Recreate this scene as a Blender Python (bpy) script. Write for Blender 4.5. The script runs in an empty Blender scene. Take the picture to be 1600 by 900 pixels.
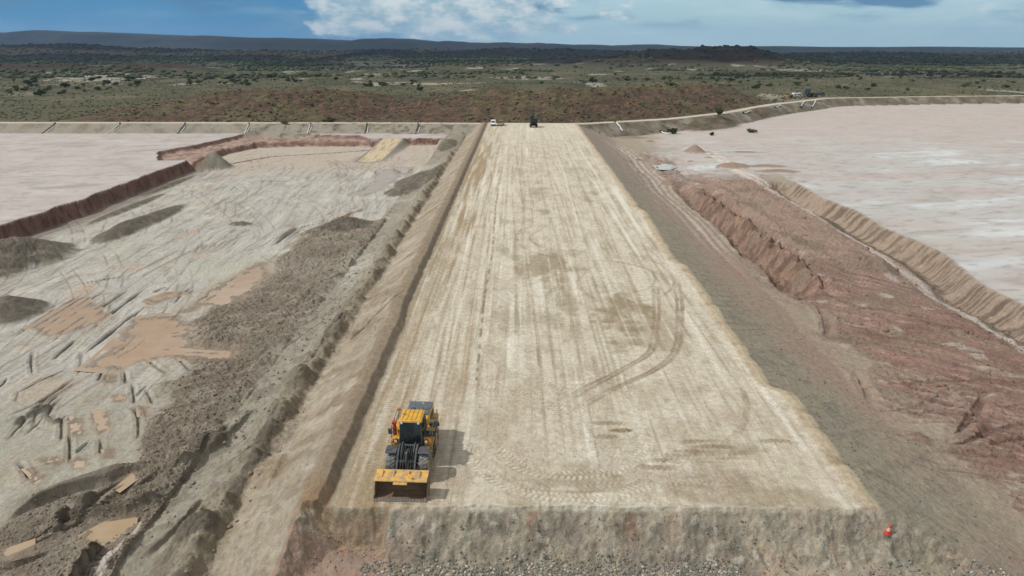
import bpy, bmesh, math, random
import numpy as np
from mathutils import Vector, Matrix

random.seed(7)
RNG = np.random.default_rng(11)
C = bpy.context.scene.collection
scene = bpy.context.scene

# ------------------------------------------------------------------ camera
CAM_H = 27.5                      # metres above the finished embankment top (z = 0)
FPX, HOR, VPX = 1100.0, 77.0, 811.0
PITCH = math.atan((450 - HOR) / FPX)
CP, SP = math.cos(PITCH), math.sin(PITCH)
cam_d = bpy.data.cameras.new('camera')
cam = bpy.data.objects.new('camera', cam_d)
C.objects.link(cam)
cam.location = (0, 0, CAM_H)
cam.rotation_euler = (math.pi / 2 - PITCH, 0, math.atan((VPX - 800) / FPX) * CP)
cam_d.lens = FPX / 1600 * 36
cam_d.sensor_width = 36
cam_d.clip_start = 0.5
cam_d.clip_end = 60000
scene.camera = cam

# ------------------------------------------------------------------ sun + sky
SUN_ELEV = math.radians(49)
SUN_AZ = math.radians(-95)        # clockwise from +Y: the sun stands to the left
sd = bpy.data.lights.new('sun', 'SUN')
sd.energy = 3.05
sd.angle = math.radians(0.6)
sd.color = (1.0, 0.97, 0.925)
sun = bpy.data.objects.new('sun', sd)
C.objects.link(sun)
sdir = Vector((math.sin(SUN_AZ) * math.cos(SUN_ELEV), math.cos(SUN_AZ) * math.cos(SUN_ELEV), math.sin(SUN_ELEV)))
sun.rotation_euler = sdir.to_track_quat('Z', 'Y').to_euler()
sun.location = sdir * 200

scene.view_settings.view_transform = 'Standard'
scene.view_settings.look = 'None'
scene.view_settings.gamma = 1
scene.view_settings.exposure = -0.03
scene.view_settings.use_curve_mapping = False


class NT:
    """small helper to write node trees briefly"""
    def __init__(self, tree):
        self.t = tree; self.n = tree.nodes; self.l = tree.links

    def node(self, typ, **kw):
        nd = self.n.new(typ)
        for k, v in kw.items():
            setattr(nd, k, v)
        return nd

    def put(self, sock, v):
        if hasattr(v, 'is_output'):
            self.l.new(v, sock)
        else:
            sock.default_value = v

    def math(self, op, a, b=0.0, c=0.0, clamp=False):
        nd = self.node('ShaderNodeMath', operation=op, use_clamp=clamp)
        self.put(nd.inputs[0], a); self.put(nd.inputs[1], b)
        if op in ('MULTIPLY_ADD', 'SMOOTH_MIN', 'COMPARE'):
            self.put(nd.inputs[2], c)
        return nd.outputs[0]

    def ramp(self, v, lo, hi, a=0.0, b=1.0, smooth=True):
        nd = self.node('ShaderNodeMapRange', interpolation_type='SMOOTHSTEP' if smooth else 'LINEAR')
        self.put(nd.inputs['Value'], v)
        nd.inputs['From Min'].default_value = lo; nd.inputs['From Max'].default_value = hi
        nd.inputs['To Min'].default_value = a; nd.inputs['To Max'].default_value = b
        return nd.outputs['Result']

    def mix(self, f, a, b, blend='MIX'):
        nd = self.node('ShaderNodeMix', data_type='RGBA', blend_type=blend)
        self.put(nd.inputs['Factor'], f)
        self.put(nd.inputs['A'] if False else nd.inputs[6], a)
        self.put(nd.inputs[7], b)
        return nd.outputs[2]

    def noise(self, vec, scale, detail=4, rough=0.55, dist=0.0, out='Fac'):
        nd = self.node('ShaderNodeTexNoise')
        if vec is not None:
            self.put(nd.inputs['Vector'], vec)
        nd.inputs['Scale'].default_value = scale
        nd.inputs['Detail'].default_value = detail
        nd.inputs['Roughness'].default_value = rough
        nd.inputs['Distortion'].default_value = dist
        return nd.outputs[0] if out == 'Fac' else nd.outputs['Color']


def lin(r, g, b):
    f = lambda c: (c / 255 / 12.92) if c / 255 <= 0.04045 else ((c / 255 + 0.055) / 1.055) ** 2.4
    return (f(r), f(g), f(b))


def lin4(r, g, b, k=1.0):
    a = lin(r, g, b)
    return (a[0] * k, a[1] * k, a[2] * k, 1)


world = bpy.data.worlds.new('World')
scene.world = world
world.use_nodes = True
wt = NT(world.node_tree)
wt.n.clear()
SKY_STR = 0.10
HAZE_D = 4.2e-5
wo = wt.node('ShaderNodeOutputWorld')
bg = wt.node('ShaderNodeBackground')
bg.inputs['Strength'].default_value = SKY_STR
sky = wt.node('ShaderNodeTexSky', sky_type='NISHITA')
sky.sun_disc = False
sky.sun_elevation = SUN_ELEV
sky.sun_rotation = SUN_AZ
sky.air_density = 1.0; sky.dust_density = 1.2; sky.ozone_density = 1.5
tc = wt.node('ShaderNodeTexCoord')
sx = wt.node('ShaderNodeSeparateXYZ'); wt.l.new(tc.outputs['Generated'], sx.inputs[0])
az = wt.math('ARCTAN2', sx.outputs[0], sx.outputs[1])         # 0 straight ahead, + to the right
el = wt.math('ARCSINE', sx.outputs[2])
cv = wt.node('ShaderNodeCombineXYZ')
wt.put(cv.inputs[0], az); wt.put(cv.inputs[1], wt.math('MULTIPLY', el, 2.2))
cvec = cv.outputs[0]
K = 1.0 / SKY_STR
# low storm-blue air on the left, paler washed cloud to the right
n_big = wt.noise(cvec, 3.0, 5, 0.55)
wob = wt.math('MULTIPLY_ADD', n_big, 0.7, az)
leftright = wt.ramp(wob, 0.16, 0.36)
col = wt.mix(leftright, lin4(84, 150, 196, K), lin4(186, 220, 230, K))
# pale veil on far left low and streaky cloud everywhere
cv2 = wt.node('ShaderNodeCombineXYZ')
wt.put(cv2.inputs[0], az); wt.put(cv2.inputs[1], wt.math('MULTIPLY', el, 5.0))
n_st = wt.noise(cv2.outputs[0], 7.0, 6, 0.6, 0.4)
streak = wt.math('MULTIPLY', wt.ramp(n_st, 0.45, 0.72), wt.ramp(wob, 0.0, 0.5, 0.12, 0.8))
col = wt.mix(streak, col, lin4(206, 232, 238, K))
# darker cloud bellies
n_dk = wt.noise(cv2.outputs[0], 5.2, 5, 0.55, 0.2)
dk = wt.math('MULTIPLY', wt.ramp(n_dk, 0.48, 0.62), wt.ramp(el, 0.018, 0.05))
col = wt.mix(wt.math('MULTIPLY', dk, 0.9), col, lin4(92, 142, 182, K))
# heap cloud
n_c = wt.noise(cvec, 16.0, 7, 0.6, 0.1)
azm = wt.math('MULTIPLY', wt.ramp(az, -0.29, -0.25), wt.ramp(az, 0.22, -0.08, 0.16, 1.0))
elm = wt.math('MULTIPLY', wt.ramp(el, 0.004, 0.030), wt.ramp(el, 0.16, 0.09))
cu = wt.math('MULTIPLY', azm, elm)
cuf = wt.ramp(wt.math('ADD', n_c, wt.math('MULTIPLY', cu, 0.34)), 0.60, 0.78)
cuf = wt.math('MULTIPLY', cuf, wt.math('MINIMUM', wt.math('MULTIPLY', cu, 4.0), 1.0))
n_c2 = wt.noise(cvec, 26.0, 6, 0.6)
cum_col = wt.mix(wt.ramp(n_c2, 0.38, 0.62), lin4(170, 202, 216, K), lin4(240, 246, 244, K))
col = wt.mix(wt.math('MULTIPLY', cuf, 0.8), col, cum_col)
# more heap clouds higher up (seen only by reflection and light)
low = wt.ramp(el, 0.08, 0.25)
hi_c = wt.ramp(wt.noise(tc.outputs['Generated'], 3.2, 6, 0.6), 0.34, 0.56)
high = wt.mix(wt.math('MULTIPLY', hi_c, 0.92), sky.outputs[0], (9.6, 9.4, 8.9, 1))
col = wt.mix(low, col, high)
wt.l.new(col, bg.inputs['Color'])
wt.l.new(bg.outputs[0], wo.inputs['Surface'])


def P(px, py, z=0.0):
    """point of the 1600x900 photograph on the level plane at height z -> metres"""
    h = CAM_H - z
    zc = h / CP * FPX / (py - HOR)
    return ((px - VPX) * zc / FPX, (zc - h * SP) / CP)


# ------------------------------------------------------------------ noise
_G = RNG.uniform(0, 2 * np.pi, (256, 256)).astype(np.float32)
_GX, _GY = np.cos(_G).ravel(), np.sin(_G).ravel()


def gn(x, y, s=0):
    x = x + np.float32(s * 17.31); y = y + np.float32(s * 5.77)
    xf = np.floor(x); yf = np.floor(y)
    xi = xf.astype(np.int32) & 255; yi = yf.astype(np.int32) & 255
    fx = (x - xf).astype(np.float32); fy = (y - yf).astype(np.float32)
    x1 = (xi + 1) & 255; y1 = (yi + 1) & 255
    i00 = xi * 256 + yi; i10 = x1 * 256 + yi; i01 = xi * 256 + y1; i11 = x1 * 256 + y1
    u = fx * fx * fx * (fx * (fx * 6 - 15) + 10); v = fy * fy * fy * (fy * (fy * 6 - 15) + 10)
    a = _GX[i00] * fx + _GY[i00] * fy
    b = _GX[i10] * (fx - 1) + _GY[i10] * fy
    c = _GX[i01] * fx + _GY[i01] * (fy - 1)
    d = _GX[i11] * (fx - 1) + _GY[i11] * (fy - 1)
    return ((a + u * (b - a)) * (1 - v) + (c + u * (d - c)) * v) * np.float32(1.45)


def fbm(x, y, o=4, s=0, r=0.5):
    t = 0; a = 1.0; n = 0
    for i in range(o):
        t = t + a * gn(x * 2 ** i, y * 2 ** i, s + i * 3)
        n += a; a *= r
    return t / n


def billow(x, y, o=3, s=0):
    t = 0; a = 1.0; n = 0
    for i in range(o):
        t = t + a * (1 - 2 * np.abs(gn(x * 2 ** i, y * 2 ** i, s + i * 3)))
        n += a; a *= 0.5
    return t / n


def ss(a, b, x):
    t = np.clip((x - a) / (b - a), 0, 1)
    return t * t * (3 - 2 * t)


def poly_sdf(X, Y, pts):
    """signed distance to a polygon, negative inside"""
    d = np.full(X.shape, 1e9, np.float32); inside = np.zeros(X.shape, bool)
    n = len(pts)
    for i in range(n):
        ax, ay = pts[i]; bx, by = pts[(i + 1) % n]
        ex, ey = bx - ax, by - ay
        t = np.clip(((X - ax) * ex + (Y - ay) * ey) / (ex * ex + ey * ey + 1e-9), 0, 1)
        dx = X - ax - t * ex; dy = Y - ay - t * ey
        d = np.minimum(d, dx * dx + dy * dy)
        c = ((ay > Y) != (by > Y))
        if abs(by - ay) > 1e-9:
            inside ^= c & (X < (bx - ax) * (Y - ay) / (by - ay) + ax)
    d = np.sqrt(d)
    return np.where(inside, -d, d)


def catmull(pts, n=8):
    out = []
    m = len(pts)
    for i in range(m - 1):
        p0 = pts[max(i - 1, 0)]; p1 = pts[i]; p2 = pts[i + 1]; p3 = pts[min(i + 2, m - 1)]
        for k in range(n):
            t = k / n
            out.append(tuple(0.5 * (2 * p1[j] + (p2[j] - p0[j]) * t + (2 * p0[j] - 5 * p1[j] + 4 * p2[j] - p3[j]) * t * t
                                    + (3 * p1[j] - p0[j] - 3 * p2[j] + p3[j]) * t ** 3) for j in range(2)))
    out.append(tuple(pts[-1]))
    return out


def line_dist(X, Y, pts, reach):
    """indices near a polyline, with across (signed) and along distances"""
    xs = [p[0] for p in pts]; ys = [p[1] for p in pts]
    idx = np.nonzero((X > min(xs) - reach) & (X < max(xs) + reach) & (Y > min(ys) - reach) & (Y < max(ys) + reach))[0]
    x = X[idx]; y = Y[idx]
    best = np.full(x.shape, 1e9, np.float32); acr = np.zeros(x.shape, np.float32); alo = np.zeros(x.shape, np.float32)
    s = 0.0
    for (ax, ay), (bx, by) in zip(pts[:-1], pts[1:]):
        ex, ey = bx - ax, by - ay
        L = math.hypot(ex, ey) + 1e-9
        t = np.clip(((x - ax) * ex + (y - ay) * ey) / (L * L), 0, 1)
        dx = x - ax - t * ex; dy = y - ay - t * ey
        d = dx * dx + dy * dy
        m = d < best
        best = np.where(m, d, best)
        acr = np.where(m, (dx * ey - dy * ex) / L, acr)
        alo = np.where(m, s + t * L, alo)
        s += L
    best = np.sqrt(best)
    k = best < reach
    return idx[k], best[k], acr[k], alo[k], s
# ------------------------------------------------------------------ ground grid (finer near, coarser far)
def grid_axes():
    ys = []; y = 15.0
    while y < 15500:
        ys.append(y)
        if y < 22: d = 0.2
        elif y < 300: d = max(0.055, min(0.72 * y * y / 19360, 0.9))
        else: d = min(0.9 + (y - 300) * 0.0065, 0.012 * y)
        y += d
    ss_ = np.concatenate([np.linspace(-2.3, -0.86, 110, endpoint=False), np.linspace(-0.86, 0.86, 1290), np.linspace(0.86, 2.3, 111)[1:]])
    return np.array(ys, np.float32), ss_.astype(np.float32)


GY, GS = grid_axes()
NR, NC = len(GY), len(GS)
ZC = 0.947 * GY + 8.8
X = (ZC[:, None] * GS[None, :]).ravel().astype(np.float32)
Y = np.repeat(GY, NC).astype(np.float32)
Z = np.zeros_like(X)
COL = np.zeros((X.size, 3), np.float32)
WET = np.zeros_like(X)
REG = np.zeros(X.size, np.int8)
R_PLAIN, R_HILL, R_RANGE, R_BANK, R_ROAD, R_POND, R_PIT, R_WALL, R_FILL, R_TOP, R_CLOD, R_RED, R_CUT = range(13)

# centre line of the containment bank
BANK = [(-1500, 287), (-600, 285), (-203, 283), (-60, 283), (-12, 281), (22, 279), (40, 289), (64, 302), (94, 331), (131, 381),
        (183, 434), (250, 450), (318, 460), (465, 468), (700, 476), (1600, 500)]
BX = np.array([b[0] for b in BANK], np.float32); BY = np.array([b[1] for b in BANK], np.float32)


def bank_y(x):
    x = np.asarray(x, np.float32)
    w = 5.0
    return (np.interp(x - w, BX, BY) + np.interp(x, BX, BY) + np.interp(x + w, BX, BY)) / 3


def bank_cos(x):
    x = np.asarray(x, np.float32)
    s = (np.interp(x + 12, BX, BY) - np.interp(x - 12, BX, BY)) / 24
    return 1 / np.sqrt(1 + s * s)


DB = ((Y - bank_y(X)) * bank_cos(X)).astype(np.float32)
HILLCREST_PX = np.array([60, 110, 140, 200, 300, 400, 480, 560, 620, 680, 760, 900, 1000, 1090, 1125, 1170, 1215, 1270], np.float32)
HILLCREST_PY = np.array([192, 190, 182, 163, 146, 136, 131, 143, 158, 147, 137, 134, 134, 122, 128, 150, 165, 172], np.float32)


def near_hill(x, y):
    yb = bank_y(x)
    px = VPX + x * FPX / (0.947 * (yb + 115) + 8.8)
    py = np.interp(px, HILLCREST_PX, HILLCREST_PY)
    zc = 0.947 * (yb + 115) + 8.8
    crest = CAM_H - (py - HOR) * CP * zc / FPX
    crest = np.maximum(crest + 7, 0)
    s = (y - yb)
    cr = ss(10, 118, s) ** 0.85 * (1 - ss(125, 260, s))
    rid = 0.78 + 0.34 * fbm(x / 30 + 0.2 * s / 60, y / 42, 5, 21)
    return crest * cr * rid


FAR_HILLS = [  # px profile, distance, depth of the ridge
    ([(-500, 106), (-200, 103), (0, 98), (60, 97), (120, 102), (150, 110), (165, 104), (215, 97), (250, 99), (300, 104), (330, 112)], 1150, 130),
    ([(660, 106), (700, 98), (760, 97), (850, 100), (920, 106)], 1500, 120),
    ([(800, 96), (860, 91), (920, 87), (975, 83), (1000, 78), (1030, 75), (1062, 76), (1080, 79), (1092, 73), (1105, 71), (1130, 72), (1160, 71), (1174, 78), (1200, 86), (1225, 95)], 1850, 260),
    ([(-500, 70), (0, 75), (70, 66), (120, 69), (180, 73), (240, 75), (330, 79), (400, 77), (500, 80), (560, 82)], 3400, 700),
    ([(1200, 84), (1300, 82), (1380, 81), (1480, 83), (1600, 81), (1900, 80)], 3800, 500),
    ([(560, 80), (640, 76), (720, 78), (800, 75), (900, 77), (990, 80)], 4200, 500),
]
RANGE_PX = np.array([-700, -300, -60, 0, 60, 76, 88, 98, 106, 118, 130, 170, 200, 250, 340, 385, 450, 500, 545, 580, 610, 640, 655, 665, 712, 735, 750, 830, 900, 950, 990,
                     1040, 1100, 1200, 1300, 1450, 1600, 2300], np.float32)
RANGE_PY = np.array([50, 52, 51, 51.5, 52, 50, 48.5, 51.5, 49.5, 49, 51, 51, 53, 55, 57, 60, 59.5, 61, 64, 61.5, 60, 61, 64, 63, 64, 67, 66, 67.5, 69, 71.5, 69.5,
                     71, 73, 72, 73.5, 73, 74.5, 74], np.float32)

print('grid', NR, NC, X.size)

# ================================================================== far land
far = np.nonzero(DB > -7)[0]
x = X[far]; y = Y[far]; db = DB[far]
zf = -7.0 + 1.0 * fbm(x / 160, y / 160, 3, 2) * ss(0, 80, db) + 6 * fbm(x / 900, y / 900, 2, 5) * ss(300, 1500, y - 300)
h1 = near_hill(x, y)
rough = fbm(x / 9, y / 9, 4, 31)
zf += h1 + (0.8 + 0.12 * h1) * rough * ss(0.3, 4, h1) + 0.25 * fbm(x / 3, y / 3, 3, 37) * (y < 800)
hillmask = ss(0.6, 3.0, h1 + 1.2 * rough)
darkhill = np.zeros_like(x)
for prof, dist, depth in FAR_HILLS:
    sel = np.nonzero(np.abs(y - dist) < depth * 2.2)[0]
    if not sel.size: continue
    xx = x[sel]; yy = y[sel]
    zc = 0.947 * dist + 8.8
    px = VPX + xx * FPX / zc
    py = np.interp(px, [p[0] for p in prof], [p[1] for p in prof], left=400, right=400)
    base = CAM_H + 7
    hh = np.maximum(CAM_H - (py - HOR) * CP * zc / FPX + 7, 0)
    cr = np.exp(-(np.abs(yy - dist) / depth) ** 2.2)
    hh = hh * cr * (0.92 + 0.16 * fbm(xx / (depth * .35), yy / (depth * .35), 4, int(dist) % 40))
    zf[sel] += hh
    darkhill[sel] = np.maximum(darkhill[sel], ss(2, 10, hh))
zc = 0.947 * 9000 + 8.8
px = VPX + x * FPX / zc
py = np.interp(px, RANGE_PX, RANGE_PY)
top = CAM_H - (py - HOR) * CP * zc / FPX + 7
cr = ss(6300, 9000, y)
cr = 0.35 * cr + 0.65 * ss(0.55, 0.95, cr + 0.10 * fbm(x / 500, y / 500, 4, 44))
top = top + 22 * fbm(x / 330, x * 0, 4, 47) * ss(60, 110, top)
zf += top * cr * (1 + .10 * fbm(x / 420, y / 300, 4, 46) * ss(.05, .5, 1 - cr))
rangemask = ss(6300, 7300, y)
Z[far] = zf
# ---- colours of the far land
g1 = fbm(x / 70, y / 110, 4, 50); g2 = fbm(x / 14, y / 14, 4, 55); g3 = fbm(x / 420, y / 700, 3, 57); g4 = fbm(x / 4.0, y / 4.0, 3, 58)
green = np.array(lin(84, 82, 61)); dgreen = np.array(lin(60, 62, 47)); tan = np.array(lin(118, 108, 84)); pale = np.array(lin(176, 168, 156))
redd = np.array(lin(84, 67, 55)); hdark = np.array(lin(58, 51, 43)); hgreen = np.array(lin(88, 84, 60))


def mixc(c, col, m):
    return c + (np.asarray(col, np.float32) - c) * m[:, None].astype(np.float32)


def full(n, col):
    return np.tile(np.asarray(col, np.float32), (n, 1))


c = full(x.size, green)
c = mixc(c, tan, 0.55 * ss(0.0, 0.6, g1 + 0.4 * g2))
c = mixc(c, dgreen, 0.85 * ss(0.05, 0.45, -g1 + 0.5 * g2 + 0.35 * g3))
c = mixc(c, dgreen * 0.8, 0.6 * ss(0.25, 0.6, g2 + 0.3 * g3 + 0.25 * g4))
c = mixc(c, dgreen * 0.85, 0.75 * ss(900, 2200, y) * ss(-0.35, 0.25, g3 + 0.3 * g1))
c = mixc(c, lin(50, 54, 50), 0.75 * ss(2300, 5200, y))
# bare pans
pan = ss(0.33, 0.42, fbm(x / 55, y / 140, 4, 61) + 0.22 * g3) * ss(430, 620, y) * (1 - ss(2600, 4200, y))
c = mixc(c, pale, 0.55 * pan)


def px_poly_patch(pts, z, soft, nscale, seed):
    w = [P(a, b, z) for a, b in pts]
    x0 = min(p[0] for p in w) - soft * 3; x1 = max(p[0] for p in w) + soft * 3
    y0 = min(p[1] for p in w) - soft * 3; y1 = max(p[1] for p in w) + soft * 3
    sel = np.nonzero((x > x0) & (x < x1) & (y > y0) & (y < y1))[0]
    if not sel.size: return sel, np.zeros(0)
    d = poly_sdf(x[sel], y[sel], w) + soft * fbm(x[sel] / nscale, y[sel] / nscale * 0.5, 4, seed)
    return sel, 1 - ss(-soft * 0.4, soft * 0.4, d)


for pts, soft, ns, k in [([(500, 95), (680, 98), (900, 101), (840, 106), (640, 106), (560, 102)], 60, 90, .7),
                         ([(60, 126), (90, 120), (180, 118), (260, 121), (200, 125), (120, 128)], 25, 40, .7),
                         ([(770, 121), (830, 119), (895, 122), (850, 125), (790, 124)], 14, 25, .8),
                         ([(560, 130), (640, 128), (720, 131), (640, 133)], 8, 20, .6),
                         ([(600, 132), (700, 129), (790, 129), (690, 132)], 6, 20, .5),
                         ([(1300, 118), (1380, 112), (1560, 116), (1450, 121), (1340, 121)], 30, 40, .55),
                         ([(1180, 110), (1240, 108), (1330, 110), (1260, 112)], 30, 40, .6),
                         ([(0, 146), (60, 143), (70, 147), (10, 150)], 8, 20, .35)]:
    sel, m = px_poly_patch(pts, -7, soft, ns, 63)
    c[sel] = mixc(c[sel], pale, k * m * ss(-.25, .15, fbm(x[sel] / (ns * .3), y[sel] / (ns * .5), 4, 64)))
# the near rocky hills: rust rubble, spinifex and dark gullies
ch = full(x.size, redd)
ch = mixc(ch, hgreen, 0.85 * ss(-0.18, 0.28, g2 + 0.5 * g1))
ch = mixc(ch, hdark, 0.7 * ss(0.05, 0.4, g4 - 0.3 * g2))
ch = mixc(ch, dgreen, 0.5 * ss(0.2, 0.5, fbm(x / 6, y / 16, 3, 66)))
ch = mixc(ch, lin(98, 70, 56), 0.6 * ss(0.12, 0.4, fbm(x / 11, y / 5, 4, 68)))
ch = mixc(ch, lin(58, 56, 42), .75 * ss(.1, .35, fbm(x / 5.5, y / 7, 3, 67) - .2 * g2)); ch = mixc(ch, lin(128, 96, 76), .6 * ss(.2, .4, fbm(x / 3, y / 3, 3, 70)))
c = mixc(c, ch, hillmask)
dh = full(x.size, lin(56, 42, 36)); dh = mixc(dh, dgreen, 0.5 * ss(-0.1, 0.4, fbm(x / 40, y / 40, 4, 69)))
c = mixc(c, dh, darkhill * 0.9)
rg = full(x.size, lin(28, 33, 34)); rg = mixc(rg, lin(52, 48, 44), ss(0.0, 0.4, fbm(x / 700, y / 900, 4, 71)) * 0.6)
c = mixc(c, rg, rangemask)
COL[far] = c
REG[far] = np.where(rangemask > 0.5, R_RANGE, np.where(hillmask > 0.5, R_HILL, R_PLAIN))

# ================================================================== works inside the bank
ins = np.nonzero((DB < 12) | ((DB < 48) & (np.abs(X - 176) < 40)))[0]
x = X[ins]; y = Y[ins]; db = DB[ins]
n = x.size
print('inside', n)
A = fbm(x / 9, y / 22, 3, 80)             # slow wander
B = fbm(x / 1.9, y / 1.9, 4, 83)          # metre scale lumps
Cn = fbm(x / 0.55, y / 0.55, 3, 87)       # hand scale
Lr = fbm(x / 0.8, y / 26, 4, 90)          # long streaks along the works
Lr2 = fbm(x / 0.30 + 0.6 * gn(x / 6, y / 30, 3), y / 14, 3, 92)
side = ss(20, 32, np.abs(x - 4.5))        # free wander away from the trimmed embankment
xw = x + (0.10 * A + 0.05 * B) + side * (1.6 * gn(y / 27, x / 60, 95) + 0.5 * gn(y / 7, x / 20, 96))
# right crest is offset in a saw at each lift
jog = np.interp(y, [30, 37, 53.8, 55.0, 91, 92.6, 125, 127, 180, 270, 300], [0.1, 0.1, 0.45, -1.0, -0.2, -1.1, 0.0, -0.7, -0.3, 0, 0])
xr = np.where(x > 5, xw - jog - 0.16 * gn(y / 2.3, x * 0, 97), xw)
# left bund jog
jogl = np.interp(y, [30, 69, 71.5, 74, 140, 300], [0.25, 0.25, 0.15, -0.1, 0, 0])
xl = np.where(x < 5, xw - jogl + 0.20 * fbm(y / 2.6, x / 8, 4, 98) + .10 * B * ss(-11.5, -12.2, x), xr)

KX = [-2000, -28.5, -21.6, -20.0, -14.2, -13.6, -12.9, -12.35, -11.2, 0, 21.3, 21.9, 22.4, 22.9, 28.0, 34.0, 37.5, 44.0, 52.0, 58.0, 2000]
KZ = [-5.8, -5.3, -3.9, -3.6, 0.50, 0.68, 0.66, 0.0, -0.02, 0.05, 0.0, 0.08, 0.10, -0.05, -2.1, -4.0, -4.4, -4.5, -4.2, -4.0, -3.6]
z = np.interp(xl, KX, KZ).astype(np.float32)
rg_ = np.full(n, R_FILL, np.int8)
wet = np.zeros(n, np.float32)

on_top = (xl > -12.15) & (xl < 22.2) & (y > 37.4)
topm = ss(-12.4, -11.6, xl) * (1 - ss(21.4, 22.0, xl)) * ss(37.3, 37.8, y)

# ---------------- front end of the top lift
z = z - np.clip(0.42 * (38.2 - y), 0, 1.9) * (1 - ss(-12.6, -12.0, x))
xcut = -13.7 - 0.20 * np.maximum(37.7 - y, 0) + 0.25 * gn(y / .8, x * 0, 104)
inlift = (x > xcut) & (x < 29)
fy = 37.72 + 0.22 * gn(x / 3.1, y / 6, 101) + 0.15 * gn(x / .9, y / .8, 102) + .09 * gn(x / .4, y / .35, 106)
notch = ss(-13.3, -12.7, xl) * (1 - ss(-8.7, -7.9, x + 0.25 * gn(y / .7, x, 3)))
fl = 1 + 0.22 * fbm(x / 2.6, y / 3, 3, 103)
slope_f = 0.95 * fl * (1 - notch) + 2.6 * notch
front = -(fy - y) * slope_f
floorf = -2.25 - 0.12 * np.maximum(35.6 - y, 0) + 0.10 * B + 0.05 * Cn
zlat = 0.75 - np.clip(0.42 * (38.2 - y), 0, 1.9) - (x - xcut) * 0.9
front = np.maximum(np.maximum(front, np.where(x < -9, zlat, -9)) + (0.30 * B + 0.17 * Cn + .15 * fbm(x / 1.1, y / 1.1, 2, 105)) * ss(0, 0.4, fy - y) * (1 - .6 * notch), floorf)
frontm = (y < fy) & inlift
edge = 0.10 * np.exp(-((y - fy - 0.15) / 0.2) ** 2) * (x > -7.5) * (x < 22)
z = np.where(frontm, np.minimum(z, front), z + np.where((x > -12) & (x < 22), edge, 0))
# past the lift end the platform is lower, the side slopes run on

# ---------------- left: windrow at the toe, slumped spoil, clods
wcl = np.clip(0.55 + 0.9 * gn(y / 3.4, x / 40, 110) + 0.4 * gn(y / 1.2, x / 9, 111), 0, 1.6)
wx = -20.6 + 0.6 * gn(y / 13, y * 0, 112)
windrow = 1.9 * np.exp(-((x - wx) / np.where(x > wx, 0.95, 2.1)) ** 2) * (0.30 + 0.70 * wcl)
z += windrow * (y > 20) * (1 - ss(215, 245, y)) * (1 + 0.3 * B) + ss(.1, .6, windrow) * (.22 * B + .1 * Cn)
wx2 = -27.6 + 0.9 * gn(y / 9, y * 0, 114)
z += 0.45 * np.exp(-((x - wx2) / 0.8) ** 2) * (0.5 + 0.8 * B) * (1 - ss(150, 180, y))
spoil = ss(-28.6, -27.4, x) * (1 - ss(-21.5, -20.3, x))
z += spoil * (0.30 * B + 0.12 * Cn)
z += 0.05 * B * ss(-20.4, -19, x) * (1 - ss(-14.6, -14, x))
# scrape marks down the left slope
SL = gn((y + 0.55 * (x + 14)) / 0.75, x / 9, 115) + 0.6 * gn((y + 0.55 * (x + 14)) / 0.30, x / 6, 116)
slm = ss(-20.5, -19.5, x) * (1 - ss(-15.2, -14.6, x))
SL = fbm((y + 0.55 * (x + 14)) / 2.6, x / 9, 4, 115) * 1.6
z += (0.02 * SL + 0.13 * B + 0.09 * Cn) * slm
for xo_, hh_, k_ in ((-15.3, .22, 330), (-16.6, .16, 331), (-18.2, .2, 332)):
    z += hh_ * np.exp(-((x - xo_ - .5 * gn(y / 9, y * 0, k_) - .15 * B) / .28) ** 2) * ss(-.2, .4, gn(y / 7, y * 0, k_ + 5)) * (y < 240)

PIT = [(-160, 410), (0, 353), (60, 334), (130, 311), (210, 281), (305, 246), (330, 232), (395, 218), (480, 216), (590, 217), (640, 216), (700, 217)]
pitw = [P(a, b, -3.2) for a, b in PIT] + [(-20, 240), (-24, 60), (-27, 40), (-30, 5), (-115, 5)]
pm_sel = np.nonzero((x < -18) & (y < 275))[0]
d_pit = np.full(n, 50.0, np.float32)
wall_n = 0.40 * fbm(x[pm_sel] / 2.6, y[pm_sel] / 2.6, 4, 120) + 1.1 * gn(x[pm_sel] / 7, y[pm_sel] / 7, 121)
d_pit[pm_sel] = poly_sdf(x[pm_sel], y[pm_sel], pitw) + wall_n
# shallow outer bench
SHELF = [(242, 252), (246, 237), (300, 228), (390, 208), (560, 212), (600, 222), (420, 232), (310, 250)]
shw = [P(a, b, -3.2) for a, b in SHELF]
d_sh = np.full(n, 50.0, np.float32)
d_sh[pm_sel] = poly_sdf(x[pm_sel], y[pm_sel], shw) + 0.7 * wall_n
left = x < -20
pondz = -3.1 + 0.05 * A
floorz = np.interp(x, [-95, -60, -42, -28.5], [-6.2, -6.0, -5.7, -5.3]).astype(np.float32)
pit_in = 1 - ss(-1.6, 0.1, d_pit)
shelf_in = 1 - ss(-1.2, 0.1, d_sh)
zl = pondz - 1.3 * shelf_in + 0.5 * gn(x / 2, y / 2, 77) * shelf_in
zl = zl + (floorz - zl) * pit_in
z = np.where(x < -28.5, zl, z)
# blend the spoil slope out beyond the pit end
endl = ss(222, 262, y) * ss(-14.5, -21, x) * (x < -13)
z = np.where(left & (x >= -28.5), z + (-3.2 - z) * endl, z)

in_floor = (x < -28.0) & (d_pit < -1.5)
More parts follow.
